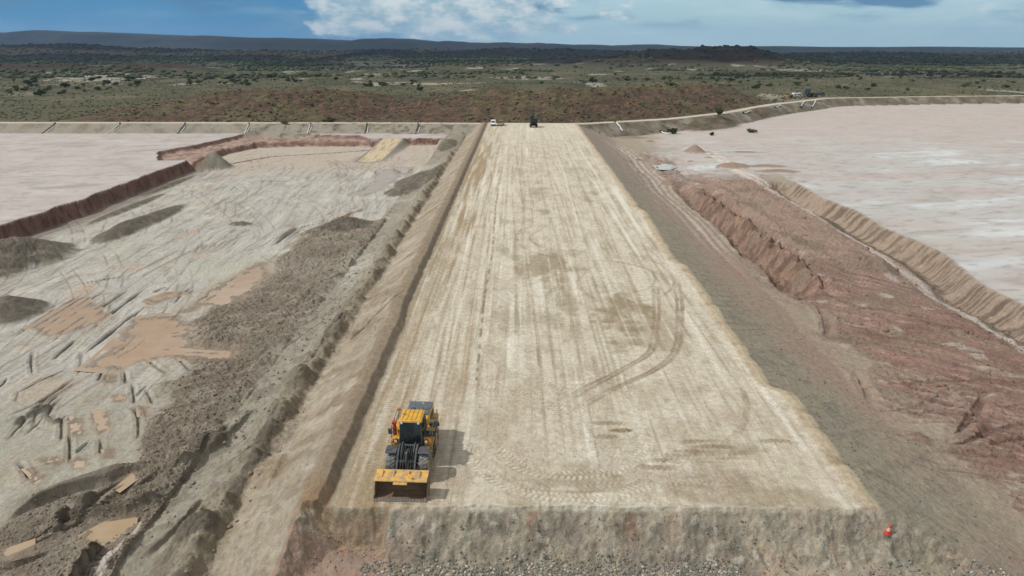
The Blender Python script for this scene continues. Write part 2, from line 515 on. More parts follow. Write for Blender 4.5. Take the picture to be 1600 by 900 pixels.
# clods: wet dumped material
CL = [(610, 345), (530, 342), (470, 360), (430, 400), (395, 440), (330, 470), (300, 492), (280, 520), (290, 560), (250, 600), (240, 640), (205, 690), (190, 730), (100, 765),
      (0, 805), (-200, 850), (-300, 990), (240, 990), (300, 830), (390, 640), (470, 520), (560, 420), (640, 340)]
clw = [P(a, b, -5.3) for a, b in CL]
cs = np.nonzero((x < -18) & (y < 160))[0]
d_cl = np.full(n, 50.0, np.float32)
d_cl[cs] = poly_sdf(x[cs], y[cs], clw) + 2.6 * fbm(x[cs] / 4.5, y[cs] / 4.5, 4, 130)
clod = (1 - ss(-2.6, 0.6, d_cl)) * (x < -26.5)
bl = billow(x / 1.1 + 0.5 * gn(x / 4, y / 4, 7), y / 1.1, 3, 133); bl2 = billow(x / 0.42, y / 0.42, 2, 137)
rid = gn((x * 0.5 - y * 0.87) / 0.9, (x * .87 + y * .5) / 7, 139)
clodh = 0.24 * bl + 0.15 * bl2 + 0.45 * fbm(x / 4.2, y / 4.2, 3, 141) + 0.30 * rid * ss(-.3, .2, gn(x / 9, y / 9, 145)) + 0.2
muddy = 1 - 0.65 * (1 - ss(46, 54, y)) * (1 - ss(-33, -29, x))
z += clod * clodh * muddy
# the far-off clods near x -24 .. merge
MOUNDS = [(1145, 258, -3.7, 4.5, 4, 1.1), (1195, 258, -3.7, 6, 2, .6), (1215, 266, -3.7, 6, 2, .7), (1160, 236, -3.7, 8, 1.2, .4), (985, 212, -3.6, 6, 3, .8), (1015, 218, -3.6, 2, 1.5, .7), (1335, 410, -3.6, 2.5, 2.5, .9),
          (1370, 415, -3.6, 3, 2, .9), (1190, 372, -4.2, 2, 2, 1.0), (1050, 285, -4, 3, 2.5, .9), (1075, 300, -4, 2.5, 3, .8), (1240, 455, -4.3, 1.6, 1.6, .8), (1255, 430, -4.2, 1.4, 2, .7), (1430, 690, -4.5, 1.2, .9, .5),  # px, py at base centre, z, radius x, radius y, height
    (36, 402, -5.9, 6.6, 8.5, 3.1), (8, 492, -5.9, 4.6, 5.5, 2.3), (333, 262, -6.0, 5.0, 5.5, 4.4), (-40, 425, -5.9, 7, 8, 2.6),
    (232, 345, -6.0, 3.0, 15, 1.25), (185, 364, -6.0, 3.2, 8, 1.0), (262, 290, -6.0, 1.6, 13, .55), (200, 325, -6.0, 1.6, 16, .45), (378, 352, -5.9, 2.0, 1.5, .7), (365, 351, -5.9, 1.2, 1.2, .5),
    (655, 285, -5.0, 6.0, 13, 1.7), (625, 300, -5.2, 3.5, 6, 1.0), (1085, 236, -3.7, 3.3, 3.6, 2.3), (540, 352, -5.2, 5, 6, 1.0),
    (325, 700, -5.0, 1.6, 1.6, .9), (435, 700, -4.2, 1.5, 3.0, .9), (410, 770, -4.2, 1.8, 3.2, .8), (310, 855, -4.4, 1.6, 1.3, .9), (460, 800, -3.4, 1.1, 2.4, .5), (530, 525, -3.6, 1.6, 3.0, .8), (700, 228, -4, 3, 12, 1.2)]
moundm = np.zeros(n, np.float32)
for px_, py_, z0, rx, ry, hh in MOUNDS:
    mx, my = P(px_, py_, z0)
    sel = np.nonzero((np.abs(x - mx) < rx * 1.6) & (np.abs(y - my) < ry * 1.6))[0]
    r = np.sqrt(((x[sel] - mx) / rx) ** 2 + ((y[sel] - my) / ry) ** 2) * (1 + 0.18 * A[sel]) + 0.13 * B[sel]
    bump = np.clip(1.15 - r, 0, 1)
    bump = np.minimum(bump, 0.85 + 0.15 * bump) * hh / 0.95
    z[sel] += bump * (1 + 0.12 * B[sel] + 0.06 * Cn[sel])
    moundm[sel] = np.maximum(moundm[sel], ss(0.03, 0.22, bump / hh))
# ramp out of the pit at the far end
rmp = [P(578, 252, -6), P(600, 232, -4.6), P(618, 213, -3.0)]
ridx, rd, racr, ralo, rl = line_dist(x, y, catmull(rmp, 6), 9)
rz = np.interp(ralo, [0, rl], [-5.9, -2.9]); rk = 1 - ss(3.8, 6.4, rd)
z[ridx] = z[ridx] + (np.maximum(rz, z[ridx]) - z[ridx]) * rk
ramp_m = np.zeros(n, np.float32); ramp_m[ridx] = 1 - ss(3.2, 3.9, rd)
ramp_s = np.zeros(n, np.float32); ramp_s[ridx] = rk

# ---------------- right: gully, spoil ridge, haul track, ditch and cut bank
gx = 39.6 + 1.3 * gn(y / 17, y * 0, 150) + 0.5 * gn(y / 5, y * 0, 151)
gy_on = ss(88, 97, y) * (1 - ss(158, 178, y))
scal = .6 * np.abs(B) + 1.5 * np.abs(fbm(y / 4.2 + .5 * A, x / 5, 3, 152)) + .4 * np.abs(gn(y / 1.3, x / 9, 153))
gdep = 2.7 * gy_on
gprof = np.interp(x - gx, [-6, -2.2, -0.6, 0.4, 2.6, 3.4, 9], [0, -0.25, -1, -1, 0.25, 0.55, 0])
z += gdep * gprof * (0.75 + 0.5 * scal) * (x > 25)
# collapsed scallops along the ditch's far face
z += gy_on * (.35 * B + .15 * Cn + .4 * fbm(x / 3.5, y / 3.5, 3, 156)) * np.exp(-((x - gx - 1.5) / 4) ** 2) * (x > 25)
z -= gy_on * 1.2 * np.exp(-((x - gx - 3.2 - scal * 1.2) / 0.7) ** 2) * (x > 25)
RM = [P(a, b, -3.8) for a, b in [(1105, 282), (1190, 280), (1235, 300), (1330, 362), (1415, 418), (1395, 425), (1290, 420), (1215, 395), (1150, 330), (1100, 300)]]
rs = np.nonzero((x > 22) & (y < 260))[0]
d_rm = np.full(n, 50.0, np.float32)
d_rm[rs] = poly_sdf(x[rs], y[rs], RM) + 1.0 * fbm(x[rs] / 4, y[rs] / 4, 3, 155)
ridge = 1 - ss(-3.5, 0.6, d_rm)
z += ridge * (0.9 + 0.22 * bl + 0.12 * bl2 + 0.3 * B)
# lumpy red ground beyond the toe
redg = ss(34, 40.5, x + 3.0 * A + 3.0 * fbm(x / 7, y / 7, 4, 202)) * (1 - ss(63, 66, x)) * (1 - ss(165, 205, y + np.where(x < 52, -42, 0) * ss(56, 46, x)))
wy = y + 0.78 * x + 1.2 * A
ST = gn(wy / 1.1, x / 9, 157) + 0.6 * gn(wy / 0.42, x / 6, 158)
lowred = redg * (1 - ss(86, 98, y))
z += ss(22.9, 24, xr) * (1 - ss(36, 42, x)) * (x > 20) * (.10 * B + .05 * Cn + .10 * A)
z += lowred * (0.09 * ST * ss(-.5, .3, fbm(x / 8, y / 8, 2, 148)) + 0.22 * B + 0.09 * Cn) + redg * (0.14 * B + 0.08 * Cn)
z += 0.5 * np.exp(-((y - 79 + 0.25 * (x - 50)) / 1.8) ** 2) * lowred * (0.3 + B)
# ditch + cut bank
dit = ss(72, 84, y) * 0 + (1 - ss(172, 177, y + 2 * B))
bx = 68.4 + 1.3 * gn(y / 16, y * 0, 160) + 0.45 * fbm(y / 3.1, x / 2.2, 4, 161) * ss(64.5, 67, x) + 0.20 * fbm(y / .8, x / .9, 3, 162) * ss(64.5, 67, x) - 3.2 * ss(120, 80, y)
dprof = np.interp(x - bx, [-15.0, -9.0, -4.0, -3.0, -1.9, -0.7, -0.05, 0.4, 3], [0, -0.5, -1.7, -1.9, -1.35, -0.30, 0.05, 0.06, 0])
z += dit * (.30 * B + .12 * Cn) * ss(-8, -4, x - bx) * (1 - ss(-.4, 0, x - bx)) * (x > 50)
z += dprof * dit * (1.5 + .25 * gn(y / 9, y * 0, 168)) * (x > 50)
slab = ss(172, 182, y) * (1 - ss(222, 240, y)) * np.exp(-((x - 43 + .02 * (y - 200)) / 6.5) ** 2)
z += slab * (1.5 * np.abs(gn(x / 4, y / 5.5, 169)) - .55 + .3 * B)
ditchm = np.zeros(n, np.float32) + (x > 50) * dit * ss(-6.2, -5.0, x - bx) * (1 - ss(-0.1, 0.3, x - bx))
# debris rafts on the pond edge
deb = ss(0.22, 0.5, fbm(x / 5, y / 4, 4, 165)) * ss(24, 34, x) * (1 - ss(66, 80, x)) * ss(150, 180, y) * (1 - ss(225, 262, y))
z += deb * 0.5 * np.abs(B)
z += 0.35 * np.exp(-((x - 30 - .08 * (y - 150)) / 5) ** 2) * ss(120, 160, y) * (1 - ss(240, 262, y)) * B

# ---------------- tailings surface
pond_l = (x < -26) & (d_pit > 0.2) & (d_sh > 0.2)
pond_r = (x > 30) & ((x - bx > 0.2) | (y > 178))
pond_rm = np.where(x > 30, np.maximum(ss(-0.3, 0.8, x - bx) , ss(176, 196, y + 6 * A) * ss(34, 54, x + 6 * A + 8 * fbm(x / 8, y / 12, 4, 166) + 6 * deb - .10 * np.maximum(y - 200, 0))), 0)

# ---------------- containment bank
ad = np.abs(db)
pad = np.where(db > 0, 4 + 26 * np.exp(-((x - 176) / 26) ** 4), 4)
hb = np.where(ad < pad, 0.0, -(ad - pad) / np.where(db < 0, 2.0, 2.3))
hb = hb + 0.12 * B * ss(4, 6, ad)
gapl = 0
isb = (hb > z + 0.02) & ((x < -13.5) | (x > 22.6) | (y > 272))
bulge = 1.8 * np.exp(-((x - 82) / 13) ** 2) * np.exp(-((db + 12) / 6) ** 2) + 1.0 * np.exp(-((x - 116) / 9) ** 2) * np.exp(-((db + 8) / 5) ** 2)
z = np.maximum(z, hb * isb + z * (~isb)) + bulge * (1 + .4 * B)
endtop = (~isb) & (y > 258) & (x > -12) & (x < 22)
zfar = Z[ins]
z = np.where(db > 0, np.maximum(zfar, hb), z)

# ---------------- puddle hollows (the water sheets are laid later)
def crop(pts, k, ox, oy):
    return [(ox + a / k, oy + b / k) for a, b in pts]


PUDDLES = [  # outline in the photograph, ground level, kind
    (crop([(190, 350), (330, 260), (480, 180), (540, 235), (610, 290), (500, 345), (380, 390), (260, 385)], 3.75, 0, 420), -5.95, 'o'),
    (crop([(520, 580), (640, 500), (720, 420), (790, 310), (900, 290), (1020, 290), (1090, 380), (1080, 460), (1200, 470), (1340, 500), (1350, 535), (1100, 535), (950, 520), (860, 540), (700, 590)], 3.75, 0, 420), -5.66, 'o'),
    (crop([(1080, 260), (1180, 190), (1270, 110), (1400, 40), (1530, -30), (1560, 20), (1480, 110), (1380, 185), (1300, 215), (1180, 215)], 3.75, 0, 420), -5.66, 'o'),
    (crop([(850, 190), (960, 150), (1090, 150), (1000, 180), (900, 205)], 3.75, 0, 420), -5.70, 'o'),
    (crop([(765, 280), (890, 268), (870, 310), (790, 370), (700, 405), (630, 400), (720, 360), (760, 320)], 3.2, 350, 180), -5.45, 'g'),
    (crop([(860, 262), (940, 264), (930, 290), (880, 296)], 3.2, 350, 180), -5.40, 'o'),
    (crop([(465, 690), (560, 640), (640, 612), (705, 618), (690, 690), (620, 735), (520, 755)], 3.46, 0, 640), -5.05, 'b'),
    (crop([(60, 770), (150, 735), (150, 800), (60, 820), (0, 830), (0, 800)], 3.46, 0, 640), -5.2, 'b'),
    (crop([(375, 60), (420, 70), (430, 150), (385, 160)], 3.46, 0, 640), -5.5, 'o'),
    (crop([(400, 285), (440, 285), (440, 315), (405, 322)], 3.46, 0, 640), -5.5, 'o'),
    (crop([(500, 30), (560, 20), (575, 110), (540, 135), (525, 90)], 3.46, 0, 640), -5.5, 'o'),
    (crop([(550, 235), (600, 235), (600, 270), (560, 272)], 3.46, 0, 640), -5.5, 'o'),
    (crop([(740, 0), (785, 0), (785, 40), (745, 40)], 3.46, 0, 640), -5.5, 'o'),
    (crop([(120, 345), (160, 340), (215, 385), (180, 405)], 3.46, 0, 640), -5.6, 'o'),
    (crop([(215, 280), (290, 285), (320, 305), (240, 305)], 3.46, 0, 640), -5.6, 'o'),
    (crop([(610, 640), (665, 640), (660, 675), (620, 680)], 3.75, 0, 420), -5.66, 'o'),
    (crop([(675, 750), (720, 755), (720, 785), (680, 785)], 3.75, 0, 420), -5.6, 'o'),
    (crop([(630, 430), (700, 370), (720, 395), (655, 445)], 3.46, 0, 640), -5.1, 'b'),
    (crop([(555, 250), (610, 245), (650, 258), (620, 270), (575, 268)], 3.2, 850, 180), -4.3, 'w'),
]
WATER = []
rim = np.zeros(n, np.float32)
for pts, lev, kind in PUDDLES:
    w = [P(a, b, lev) for a, b in pts]
    cxm = sum(p[0] for p in w) / len(w); cym = sum(p[1] for p in w) / len(w)
    ext = max(max(abs(p[0] - cxm), abs(p[1] - cym)) for p in w)
    sel = np.nonzero((np.abs(x - cxm) < ext + 7) & (np.abs(y - cym) < ext + 7))[0]
    soft = min(0.9, 0.26 + ext * 0.06)
    d = poly_sdf(x[sel], y[sel], w) + soft * fbm(x[sel] / (soft * 3.4), y[sel] / (soft * 3.4), 4, 170)
    near_w = 1 - ss(0.0, 1.2 + ext * 0.12, d)
    zi = lev + 0.012 + np.clip(d, -1.4, 3) * 0.055 + (0.055 * B[sel] + .025 * Cn[sel] + .04 * A[sel]) * min(1, ext / 2.5)
    z[sel] = z[sel] + (zi - z[sel]) * near_w
    stain = (1 - ss(-0.2, 1.0 + ext * .12, d + 1.2 * B[sel] * min(1.5, ext * .2))); rim[sel] = np.maximum(rim[sel], stain * (kind != 'w') * (kind != 'g'))
    wet[sel] = np.maximum(wet[sel], (1 - ss(0.0, 0.35 + soft * .7, d)) * 0.8)
    clod[sel] *= ss(-0.1, 0.5, d)
    WATER.append((w, lev, kind, cxm, cym))

# ---------------- ruts and wheel tracks
rutd = np.zeros(n, np.float32)      # darker damp ground in the rut
trk = np.zeros(n, np.float32)       # pale pressed dust on top of the lift
trkd = np.zeros(n, np.float32)      # dark scrape on top of the lift
tread = np.zeros(n, np.float32)
line_p = np.zeros(n, np.float32); line_d = np.zeros(n, np.float32)
for k in range(130):          # long single passes of tyres and drums up and down the lift
    x0 = random.uniform(-11.8, 21.5); ya = random.uniform(38, 150); yb_ = ya + random.uniform(15, 120)
    w_ = random.uniform(.10, .30); am = random.uniform(.1, .9); wl_ = random.uniform(14, 50); ph = random.uniform(0, 6.3); sk = random.uniform(-.012, .012)
    sel = np.nonzero((np.abs(x - x0) < am + 2.5) & (y > ya) & (y < yb_))[0]
    d = np.abs(x[sel] - x0 - am * np.sin(y[sel] / wl_ + ph) - sk * (y[sel] - ya))
    t_ = ss(ya, ya + 4, y[sel]) * (1 - ss(yb_ - 8, yb_, y[sel])) * np.clip(.6 + .8 * gn(y[sel] / 5, d, k), 0, 1)
    tr = .65 + .35 * np.sin(y[sel] * 2 * np.pi / .38 + 3 * d) * (1 - ss(60, 85, y[sel]))
    m_ = (1 - ss(.7 * w_, w_, d)) * t_ * tr
    if random.random() < .55: line_p[sel] = np.maximum(line_p[sel], m_)
    else: line_d[sel] = np.maximum(line_d[sel], m_)
for k in range(170):          # thin wheel marks over the pit floor
    x0 = random.uniform(-92, -30); ya = random.uniform(52, 215); yb_ = ya + random.uniform(8, 45)
    w_ = random.uniform(.14, .34); cu = random.uniform(-.012, .012); sk = random.gauss(-.08, .22)
    sel = np.nonzero((np.abs(x - x0) < 22) & (y > ya) & (y < yb_))[0]
    xx_ = x0 + sk * (y[sel] - ya) + cu * (y[sel] - ya) ** 2
    for o_ in (0, 2.3):
        d = np.abs(x[sel] - xx_ - o_)
        t_ = ss(ya, ya + 3, y[sel]) * (1 - ss(yb_ - 6, yb_, y[sel])) * np.clip(.5 + .8 * gn(y[sel] / 4, d, k), 0, 1)
        m_ = (1 - ss(.6 * w_, w_, d)) * t_
        rutd[sel] = np.maximum(rutd[sel], m_ * .55); z[sel] -= .05 * m_


def taper(al, L, e):
    return ss(0, e, al) * (1 - ss(L - e, L, al))


def rut(pts, zz, w, depth, dark, k=8):
    ii, d, ac, al, L = line_dist(x, y, catmull([P(a, b, zz) for a, b in pts], k), w * 3)
    if not ii.size: return
    t = taper(al, L, L * 0.3)
    wv = w * (0.7 + 0.5 * gn(al / 3, al * 0, 180))
    core = (1 - ss(0.35 * wv, wv, d)) * t
    z[ii] += (-depth * core + 0.35 * depth * np.exp(-((d - 1.5 * w) / (0.5 * w)) ** 2) * t)
    rutd[ii] = np.maximum(rutd[ii], core * dark)


for a, b in [((8, 535), (131, 460)), ((33, 541), (172, 449)), ((57, 551), (210, 447)), ((127, 528), (233, 447)), ((115, 569), (236, 474)), ((75, 570), (120, 530)),
             ((237, 460), (262, 450)), ((268, 480), (300, 450)), ((110, 448), (200, 432)), ((310, 478), (335, 462)), ((352, 455), (362, 448))]:
    rut([a, ((a[0] + b[0]) / 2 + 1, (a[1] + b[1]) / 2 - 1), b], -5.95, 0.42, 0.28, 1.0)
for pts in [[(150, 570), (185, 555), (220, 527)], [(160, 572), (205, 545), (230, 520)], [(225, 563), (245, 578), (265, 590)], [(245, 545), (300, 550), (355, 553)], [(250, 557), (300, 557), (350, 560)],
            [(262, 528), (290, 522)], [(0, 655), (60, 630), (120, 590)], [(30, 690), (70, 650), (95, 620)], [(0, 700), (40, 655), (80, 615)], [(56, 650), (75, 632), (92, 617)], [(15, 620), (60, 597), (110, 575)],
            [(150, 600), (160, 580)], [(195, 605), (193, 580)], [(210, 640), (205, 600)], [(225, 610), (240, 640)], [(94, 700), (94, 650)], [(108, 735), (107, 680)], [(158, 718), (155, 690)],
            [(200, 700), (215, 690), (213, 650), (195, 638)], [(25, 725), (45, 757)], [(275, 560), (300, 590)]]:
    rut(pts, -5.75, 0.32, 0.22, 0.85)
for pts in [[(0, 862), (60, 835), (120, 800), (190, 745)], [(0, 872), (70, 842), (130, 812), (200, 762), (215, 745)], [(0, 890), (40, 878), (80, 862)], [(95, 810), (160, 808), (230, 790), (290, 768)], [(145, 805), (190, 780), (240, 745), (255, 730)]]:
    rut(pts, -5.1, 0.7, 0.4, 0.8)
for k in range(10):
    a_ = (random.uniform(-30, 262), random.uniform(575, 725)); an = random.choice([random.uniform(-.9, -.4), random.uniform(-2.0, -1.2), random.uniform(-.2, .3)]); L_ = random.uniform(18, 60)
    b_ = (a_[0] + L_ * math.cos(an), a_[1] + L_ * math.sin(an))
    rut([a_, ((a_[0] + b_[0]) / 2 + random.uniform(-4, 4), (a_[1] + b_[1]) / 2 + random.uniform(-3, 3)), b_], -5.75, random.uniform(.2, .45), random.uniform(.1, .3), random.uniform(.5, 1))
for k in range(44):
    a_ = (random.uniform(1330, 1560), random.uniform(470, 760)); L_ = random.uniform(60, 240); an = random.gauss(.16, .13) + .10 * (600 - a_[1]) / 100
    b_ = (a_[0] + L_, a_[1] + L_ * math.tan(an))
    rut([a_, ((a_[0] + b_[0]) / 2, (a_[1] + b_[1]) / 2 + random.uniform(-8, 3)), b_], -4.6, random.uniform(.25, .55), random.uniform(.08, .25), random.uniform(.4, 1))
for pts in [[(1480, 690), (1520, 640), (1540, 600)], [(1440, 690), (1500, 690), (1560, 660)], [(1270, 470), (1290, 500), (1290, 530)], [(1330, 575), (1345, 600), (1365, 640)]]:
    rut(pts, -4.5, .7, .35, .9)
rut([(642, 484), (605, 496), (565, 514), (535, 530)], -1.6, .55, .35, .8)
rut([(560, 505), (520, 540), (470, 600)], -4.2, .6, .3, .5)
for pts, w_, h_ in [([(-20, 815), (40, 790), (90, 768), (140, 752), (200, 735), (245, 722)], 1.0, .9), ([(92, 850), (86, 825), (100, 806), (160, 806), (225, 795), (290, 766)], .9, .85),
                    ([(100, 795), (150, 770), (200, 745)], .8, .5), ([(60, 640), (80, 655), (100, 640)], .6, .4), ([(0, 662), (50, 640), (90, 622)], .7, .5), ([(410, 640), (340, 700), (270, 745), (240, 790)], .8, .5), ([(200, 880), (280, 850), (340, 800)], .8, .5)]:
    rut(pts, -5.0, w_, -h_, 0.75)
for pts in [[(425, 385), (450, 365), (480, 352), (520, 347)], [(430, 380), (470, 350)], [(540, 340), (575, 325)], [(520, 345), (560, 330)]]:
    rut(pts, -5.5, 0.7, 0.5, 0.5)


def track(pts, zz=0.0, w=0.55, pale=0.8, dark=0.0, pattern=0.5, depth=0.05, pitch=0.40, k=8):
    ii, d, ac, al, L = line_dist(x, y, catmull([P(a, b, zz) for a, b in pts], k), w * 2.2)
    if not ii.size: return
    t = taper(al, L, min(4.0, L * 0.3)) * np.clip(0.75 + 0.6 * gn(al / 2.5, ac, 185), 0, 1)
    core = (1 - ss(0.75 * w, w, d)) * t
    chev = np.sin((al + 0.30 * np.abs(ac) + .04 * gn(al / .7, ac / .5, 187)) * (2 * np.pi / pitch) + np.where(ac > 0, 0, np.pi))
    chev = ss(-0.35, 0.25, chev) * (1 - .6 * (1 - ss(.03, .10, np.abs(ac)))) * np.clip(.8 + .7 * gn(al / 1.1, ac / .3, 188), .2, 1)
    z[ii] += core * depth * 0.45 * (chev - 0.8) * (pattern > 0) + 0.012 * np.exp(-((d - 1.15 * w) / (0.2 * w)) ** 2) * t - core * 0.01
    trk[ii] = np.maximum(trk[ii], core * pale * (1 - pattern * (1 - chev)))
    trkd[ii] = np.maximum(trkd[ii], core * (dark * (0.5 + 0.5 * (1 - chev)) + 0.55 * pattern * (1 - chev) * pale))


T = crop
track(T([(40, 190), (170, 265), (300, 360), (440, 425), (650, 445), (890, 432), (1040, 385), (1140, 320), (1195, 250), (1205, 170)], 3.46, 700, 640), w=.22, pale=0, dark=.7, pattern=.3)
track(T([(20, 210), (150, 290), (290, 390), (430, 450), (650, 475), (900, 460), (1060, 410), (1170, 340), (1230, 260), (1240, 170), (1190, 110)], 3.46, 700, 640), w=.62, pale=1, pattern=.75)
track(T([(180, 150), (300, 240), (420, 320), (600, 355), (800, 350), (950, 310), (1040, 240), (1070, 160), (1050, 60), (1010, 0)], 3.46, 700, 640), w=.62, pale=1, pattern=.75)
track(T([(0, 150), (100, 230), (200, 310), (330, 400)], 3.46, 700, 640), w=.5, pale=.6, pattern=.7)
for o in (0, 7, 24, 32):
    track(T([(1030 + o, 200), (1035 + o, 330), (1030 + o, 420), (1005 + o, 540), (880 + o, 625), (700, 715 + o), (560, 800 + o)], 3.214, 700, 380), w=.15, pale=.2, dark=.95, pattern=.3)
    track(T([(1130 + o, 170), (1150 + o, 300), (1150 + o, 430), (1125 + o, 550), (1015 + o, 640), (820 + o, 730), (640, 830 + o)], 3.214, 700, 380), w=.17, pale=.2, dark=1.0, pattern=.3)
for pts in [[(170, 495), (230, 570), (300, 650), (330, 720)], [(370, 570), (440, 640), (480, 690), (440, 755), (330, 745), (240, 700)], [(190, 350), (230, 430), (290, 500)], [(430, 880), (600, 785), (760, 700), (870, 640)],
            [(560, 880), (700, 800), (850, 700)], [(480, 690), (560, 740), (630, 790)], [(650, 590), (760, 650), (880, 740), (960, 860)], [(470, 770), (560, 840), (640, 890)], [(330, 760), (200, 730), (100, 700)]]:
    track(T(pts, 3.214, 700, 380), w=.5, pale=.7, dark=.35, pattern=.6)
for yy in (700, 716, 733, 752, 764, 781):
    x0, x1 = random.uniform(720, 850), random.uniform(1040, 1200)
    track([(x0, yy + random.uniform(-3, 3)), ((x0 + x1) / 2, yy + random.uniform(-3, 3)), (x1, yy + random.uniform(-3, 3))], w=.45, pale=.55, dark=.1, pattern=.5)
for yy, x0, x1 in [(690, 1040, 1175), (698, 1075, 1160), (703, 1030, 1200), (711, 1010, 1190), (720, 990, 1150), (690, 1175, 1260), (662, 915, 990), (682, 920, 975), (728, 980, 1080)]:
    track([(x0, yy), ((x0 + x1) / 2, yy + random.uniform(-4, 4)), (x1, yy + random.uniform(-2, 3))], w=.34, pale=.0, dark=.95, pattern=.2)
for k in range(16):           # turning loops of the loader, both wheel lines
    cx_, cy_ = random.uniform(-6, 15), random.uniform(44, 110); R_ = random.uniform(4.5, 9); a0_ = random.uniform(0, 6.28); da_ = random.uniform(1.2, 3.2)
    pp_ = random.choice([(.75, .2), (.6, .3), (.1, .7)])
    for rr_ in (R_, R_ + 2.3):
        pts = [(cx_ + rr_ * math.cos(a0_ + da_ * q / 5), cy_ + rr_ * 1.4 * math.sin(a0_ + da_ * q / 5)) for q in range(6)]
        if min(p[0] for p in pts) < -11.5 or max(p[0] for p in pts) > 20.5 or min(p[1] for p in pts) < 39: continue
        _P = P
        P = lambda a, b, zz=0: (a, b)
        track(pts, w=random.uniform(.25, .5), pale=pp_[0], dark=pp_[1], pattern=.55, pitch=.38, k=6)
        P = _P
# straight runs up the lift beside the bund, tread showing near the machine
for X0, w_ in [(-11.0, .45), (-10.2, .45), (-9.3, .5), (-7.6, .5), (-6.4, .45), (-5.4, .4), (-3.9, .4), (20.6, .5), (19.7, .5), (18.2, .45), (17.1, .45), (15.2, .4), (13.6, .4)]:
    pts = [(X0 + random.uniform(-.3, .3), 39.5 + random.uniform(0, 3)), (X0 + random.uniform(-.4, .4), 52), (X0 + random.uniform(-.5, .5), 70), (X0 + random.uniform(-.5, .5), 100)]
    _P = P
    P = lambda a, b, zz=0: (a, b)
    track(pts, w=w_, pale=.5, pattern=.5, pitch=.36, depth=.03)
    P = _P

# ================================================================== colours inside the bank
Lr3 = fbm(x / 3.2, y / 70, 3, 200)
H = fbm(x / 7, y / 7, 4, 202)
G = fbm(x / 24, y / 24, 3, 204)
# fill slopes
c = full(n, lin(158, 146, 124))
lsl = ss(-21.5, -19, x) * (1 - ss(-12.4, -12.0, xl)) * (x < 0)
cl = full(n, lin(164, 151, 129)); cl = mixc(cl, lin(132, 119, 98), .6 * ss(.0, .4, fbm(x / 1.4, y / 2.4, 5, 196)))
cl = mixc(cl, lin(138, 120, 95), 0.85 * ss(0.0, 0.6, SL * .7 + 0.9 * H))
cl = mixc(cl, lin(150, 128, 98), 0.5 * ss(0.0, 0.5, fbm((y + .55 * x) / 4, x / 10, 3, 207)))
cl = mixc(cl, lin(190, 178, 156), 0.4 * ss(0.15, 0.7, -SL + 0.9 * H))
cl = mixc(cl, lin(130, 116, 94), 0.6 * ss(.1, .5, B + .4 * Cn))
cl = mixc(cl, lin(140, 122, 97), 0.85 * ss(-14.6, -13.9, xl + .3 * B))
cl = mixc(cl, lin(150, 118, 84), 0.7 * ss(-14.5, -13.5, xl) * (1 - ss(38.5, 41, y)))
c = mixc(c, cl, lsl)
ff0 = 0
wm = ss(0.15, 0.5, windrow) * (x < -17)
c = mixc(c, mixc(full(n, lin(140, 127, 104)), lin(114, 103, 84), ss(-.2, .4, B + .5 * Cn)), 0.9 * wm)
sp = spoil * (x < -19)
cs_ = full(n, lin(150, 142, 124)); cs_ = mixc(cs_, lin(120, 112, 96), 0.8 * ss(-0.1, 0.4, B + 0.5 * H)); cs_ = mixc(cs_, lin(182, 176, 160), 0.8 * ss(0.1, 0.5, G + .5 * B) * ss(60, 80, y))
c = mixc(c, cs_, sp * (1 - 0.5 * wm))
# right slope: grey green fines, rusty lower down and far away
rsl = ss(22.2, 23.0, xr) * (1 - ss(33, 37, x + 1.5 * A)) * (x > 5)
cr_ = full(n, lin(152, 141, 118))
SR = gn((y - 0.9 * (x - 23)) / 0.9, x / 10, 210) + 0.7 * gn((y - 0.9 * (x - 23)) / 0.35, x / 7, 211)
cr_ = mixc(cr_, lin(128, 121, 104), 0.85 * ss(0.0, 0.6, SR + .5 * H))
cr_ = mixc(cr_, lin(120, 112, 95), 0.6 * ss(0.1, 0.4, B + .5 * Cn))
cr_ = mixc(cr_, lin(178, 170, 150), 0.35 * ss(0.3, 0.9, SR - .3 * G))
cr_ = mixc(cr_, lin(160, 134, 115), 0.85 * ss(24, 33, x + 6 * H + 2 * B) * ss(-0.5, 0.4, G + ss(60, 130, y) * .6))
cr_ = mixc(cr_, lin(148, 132, 120), 0.6 * ss(110, 200, y))
c = mixc(c, cr_, rsl)
# sandy lip
lip = ss(21.1, 21.5, xr) * (1 - ss(22.7, 23.1, xr + .3 * B)) * (x > 5)
c = mixc(c, mixc(full(n, lin(186, 168, 136)), lin(160, 140, 110), ss(0, .5, B)), lip)
# top of the lift
ct = full(n, lin(203, 192, 168))
ct = mixc(ct, lin(180, 166, 140), .8 * ss(-.1, .4, fbm(x / 2.6, y / 4.5, 5, 198)))
ct = mixc(ct, lin(166, 152, 126), .5 * ss(.1, .4, fbm(x / 1.1, y / 2.0, 4, 199)))
ct = mixc(ct, lin(220, 211, 188), 0.7 * ss(0.1, 0.6, Lr3 + 0.5 * Lr))
midc = 1 - .65 * ss(-5, 0, x) * (1 - ss(15, 19, x)) * (1 - .4 * ss(110, 170, y))
ct = mixc(ct, lin(168, 150, 120), midc * 0.85 * ss(0.05, 0.5, Lr + 0.35 * H - 0.12))
ct = mixc(ct, lin(160, 142, 112), 0.7 * ss(0.12, 0.5, fbm(x / 0.42 + 0.5 * gn(x / 5, y / 24, 13), y / 34, 3, 206) + .25 * H))
ct = mixc(ct, lin(184, 170, 148), 0.6 * ss(0.1, 0.5, B + .5 * H))
ct = mixc(ct, lin(186, 174, 146), 0.5 * ss(0.15, 0.6, Lr2))
edgeb = ss(-1, -10, x) * 0.35
ct = mixc(ct, lin(156, 131, 92), 0.9 * ss(0.0, 0.45, Lr + 0.6 * Lr3 + edgeb - 0.10) * ss(0, -9, x))
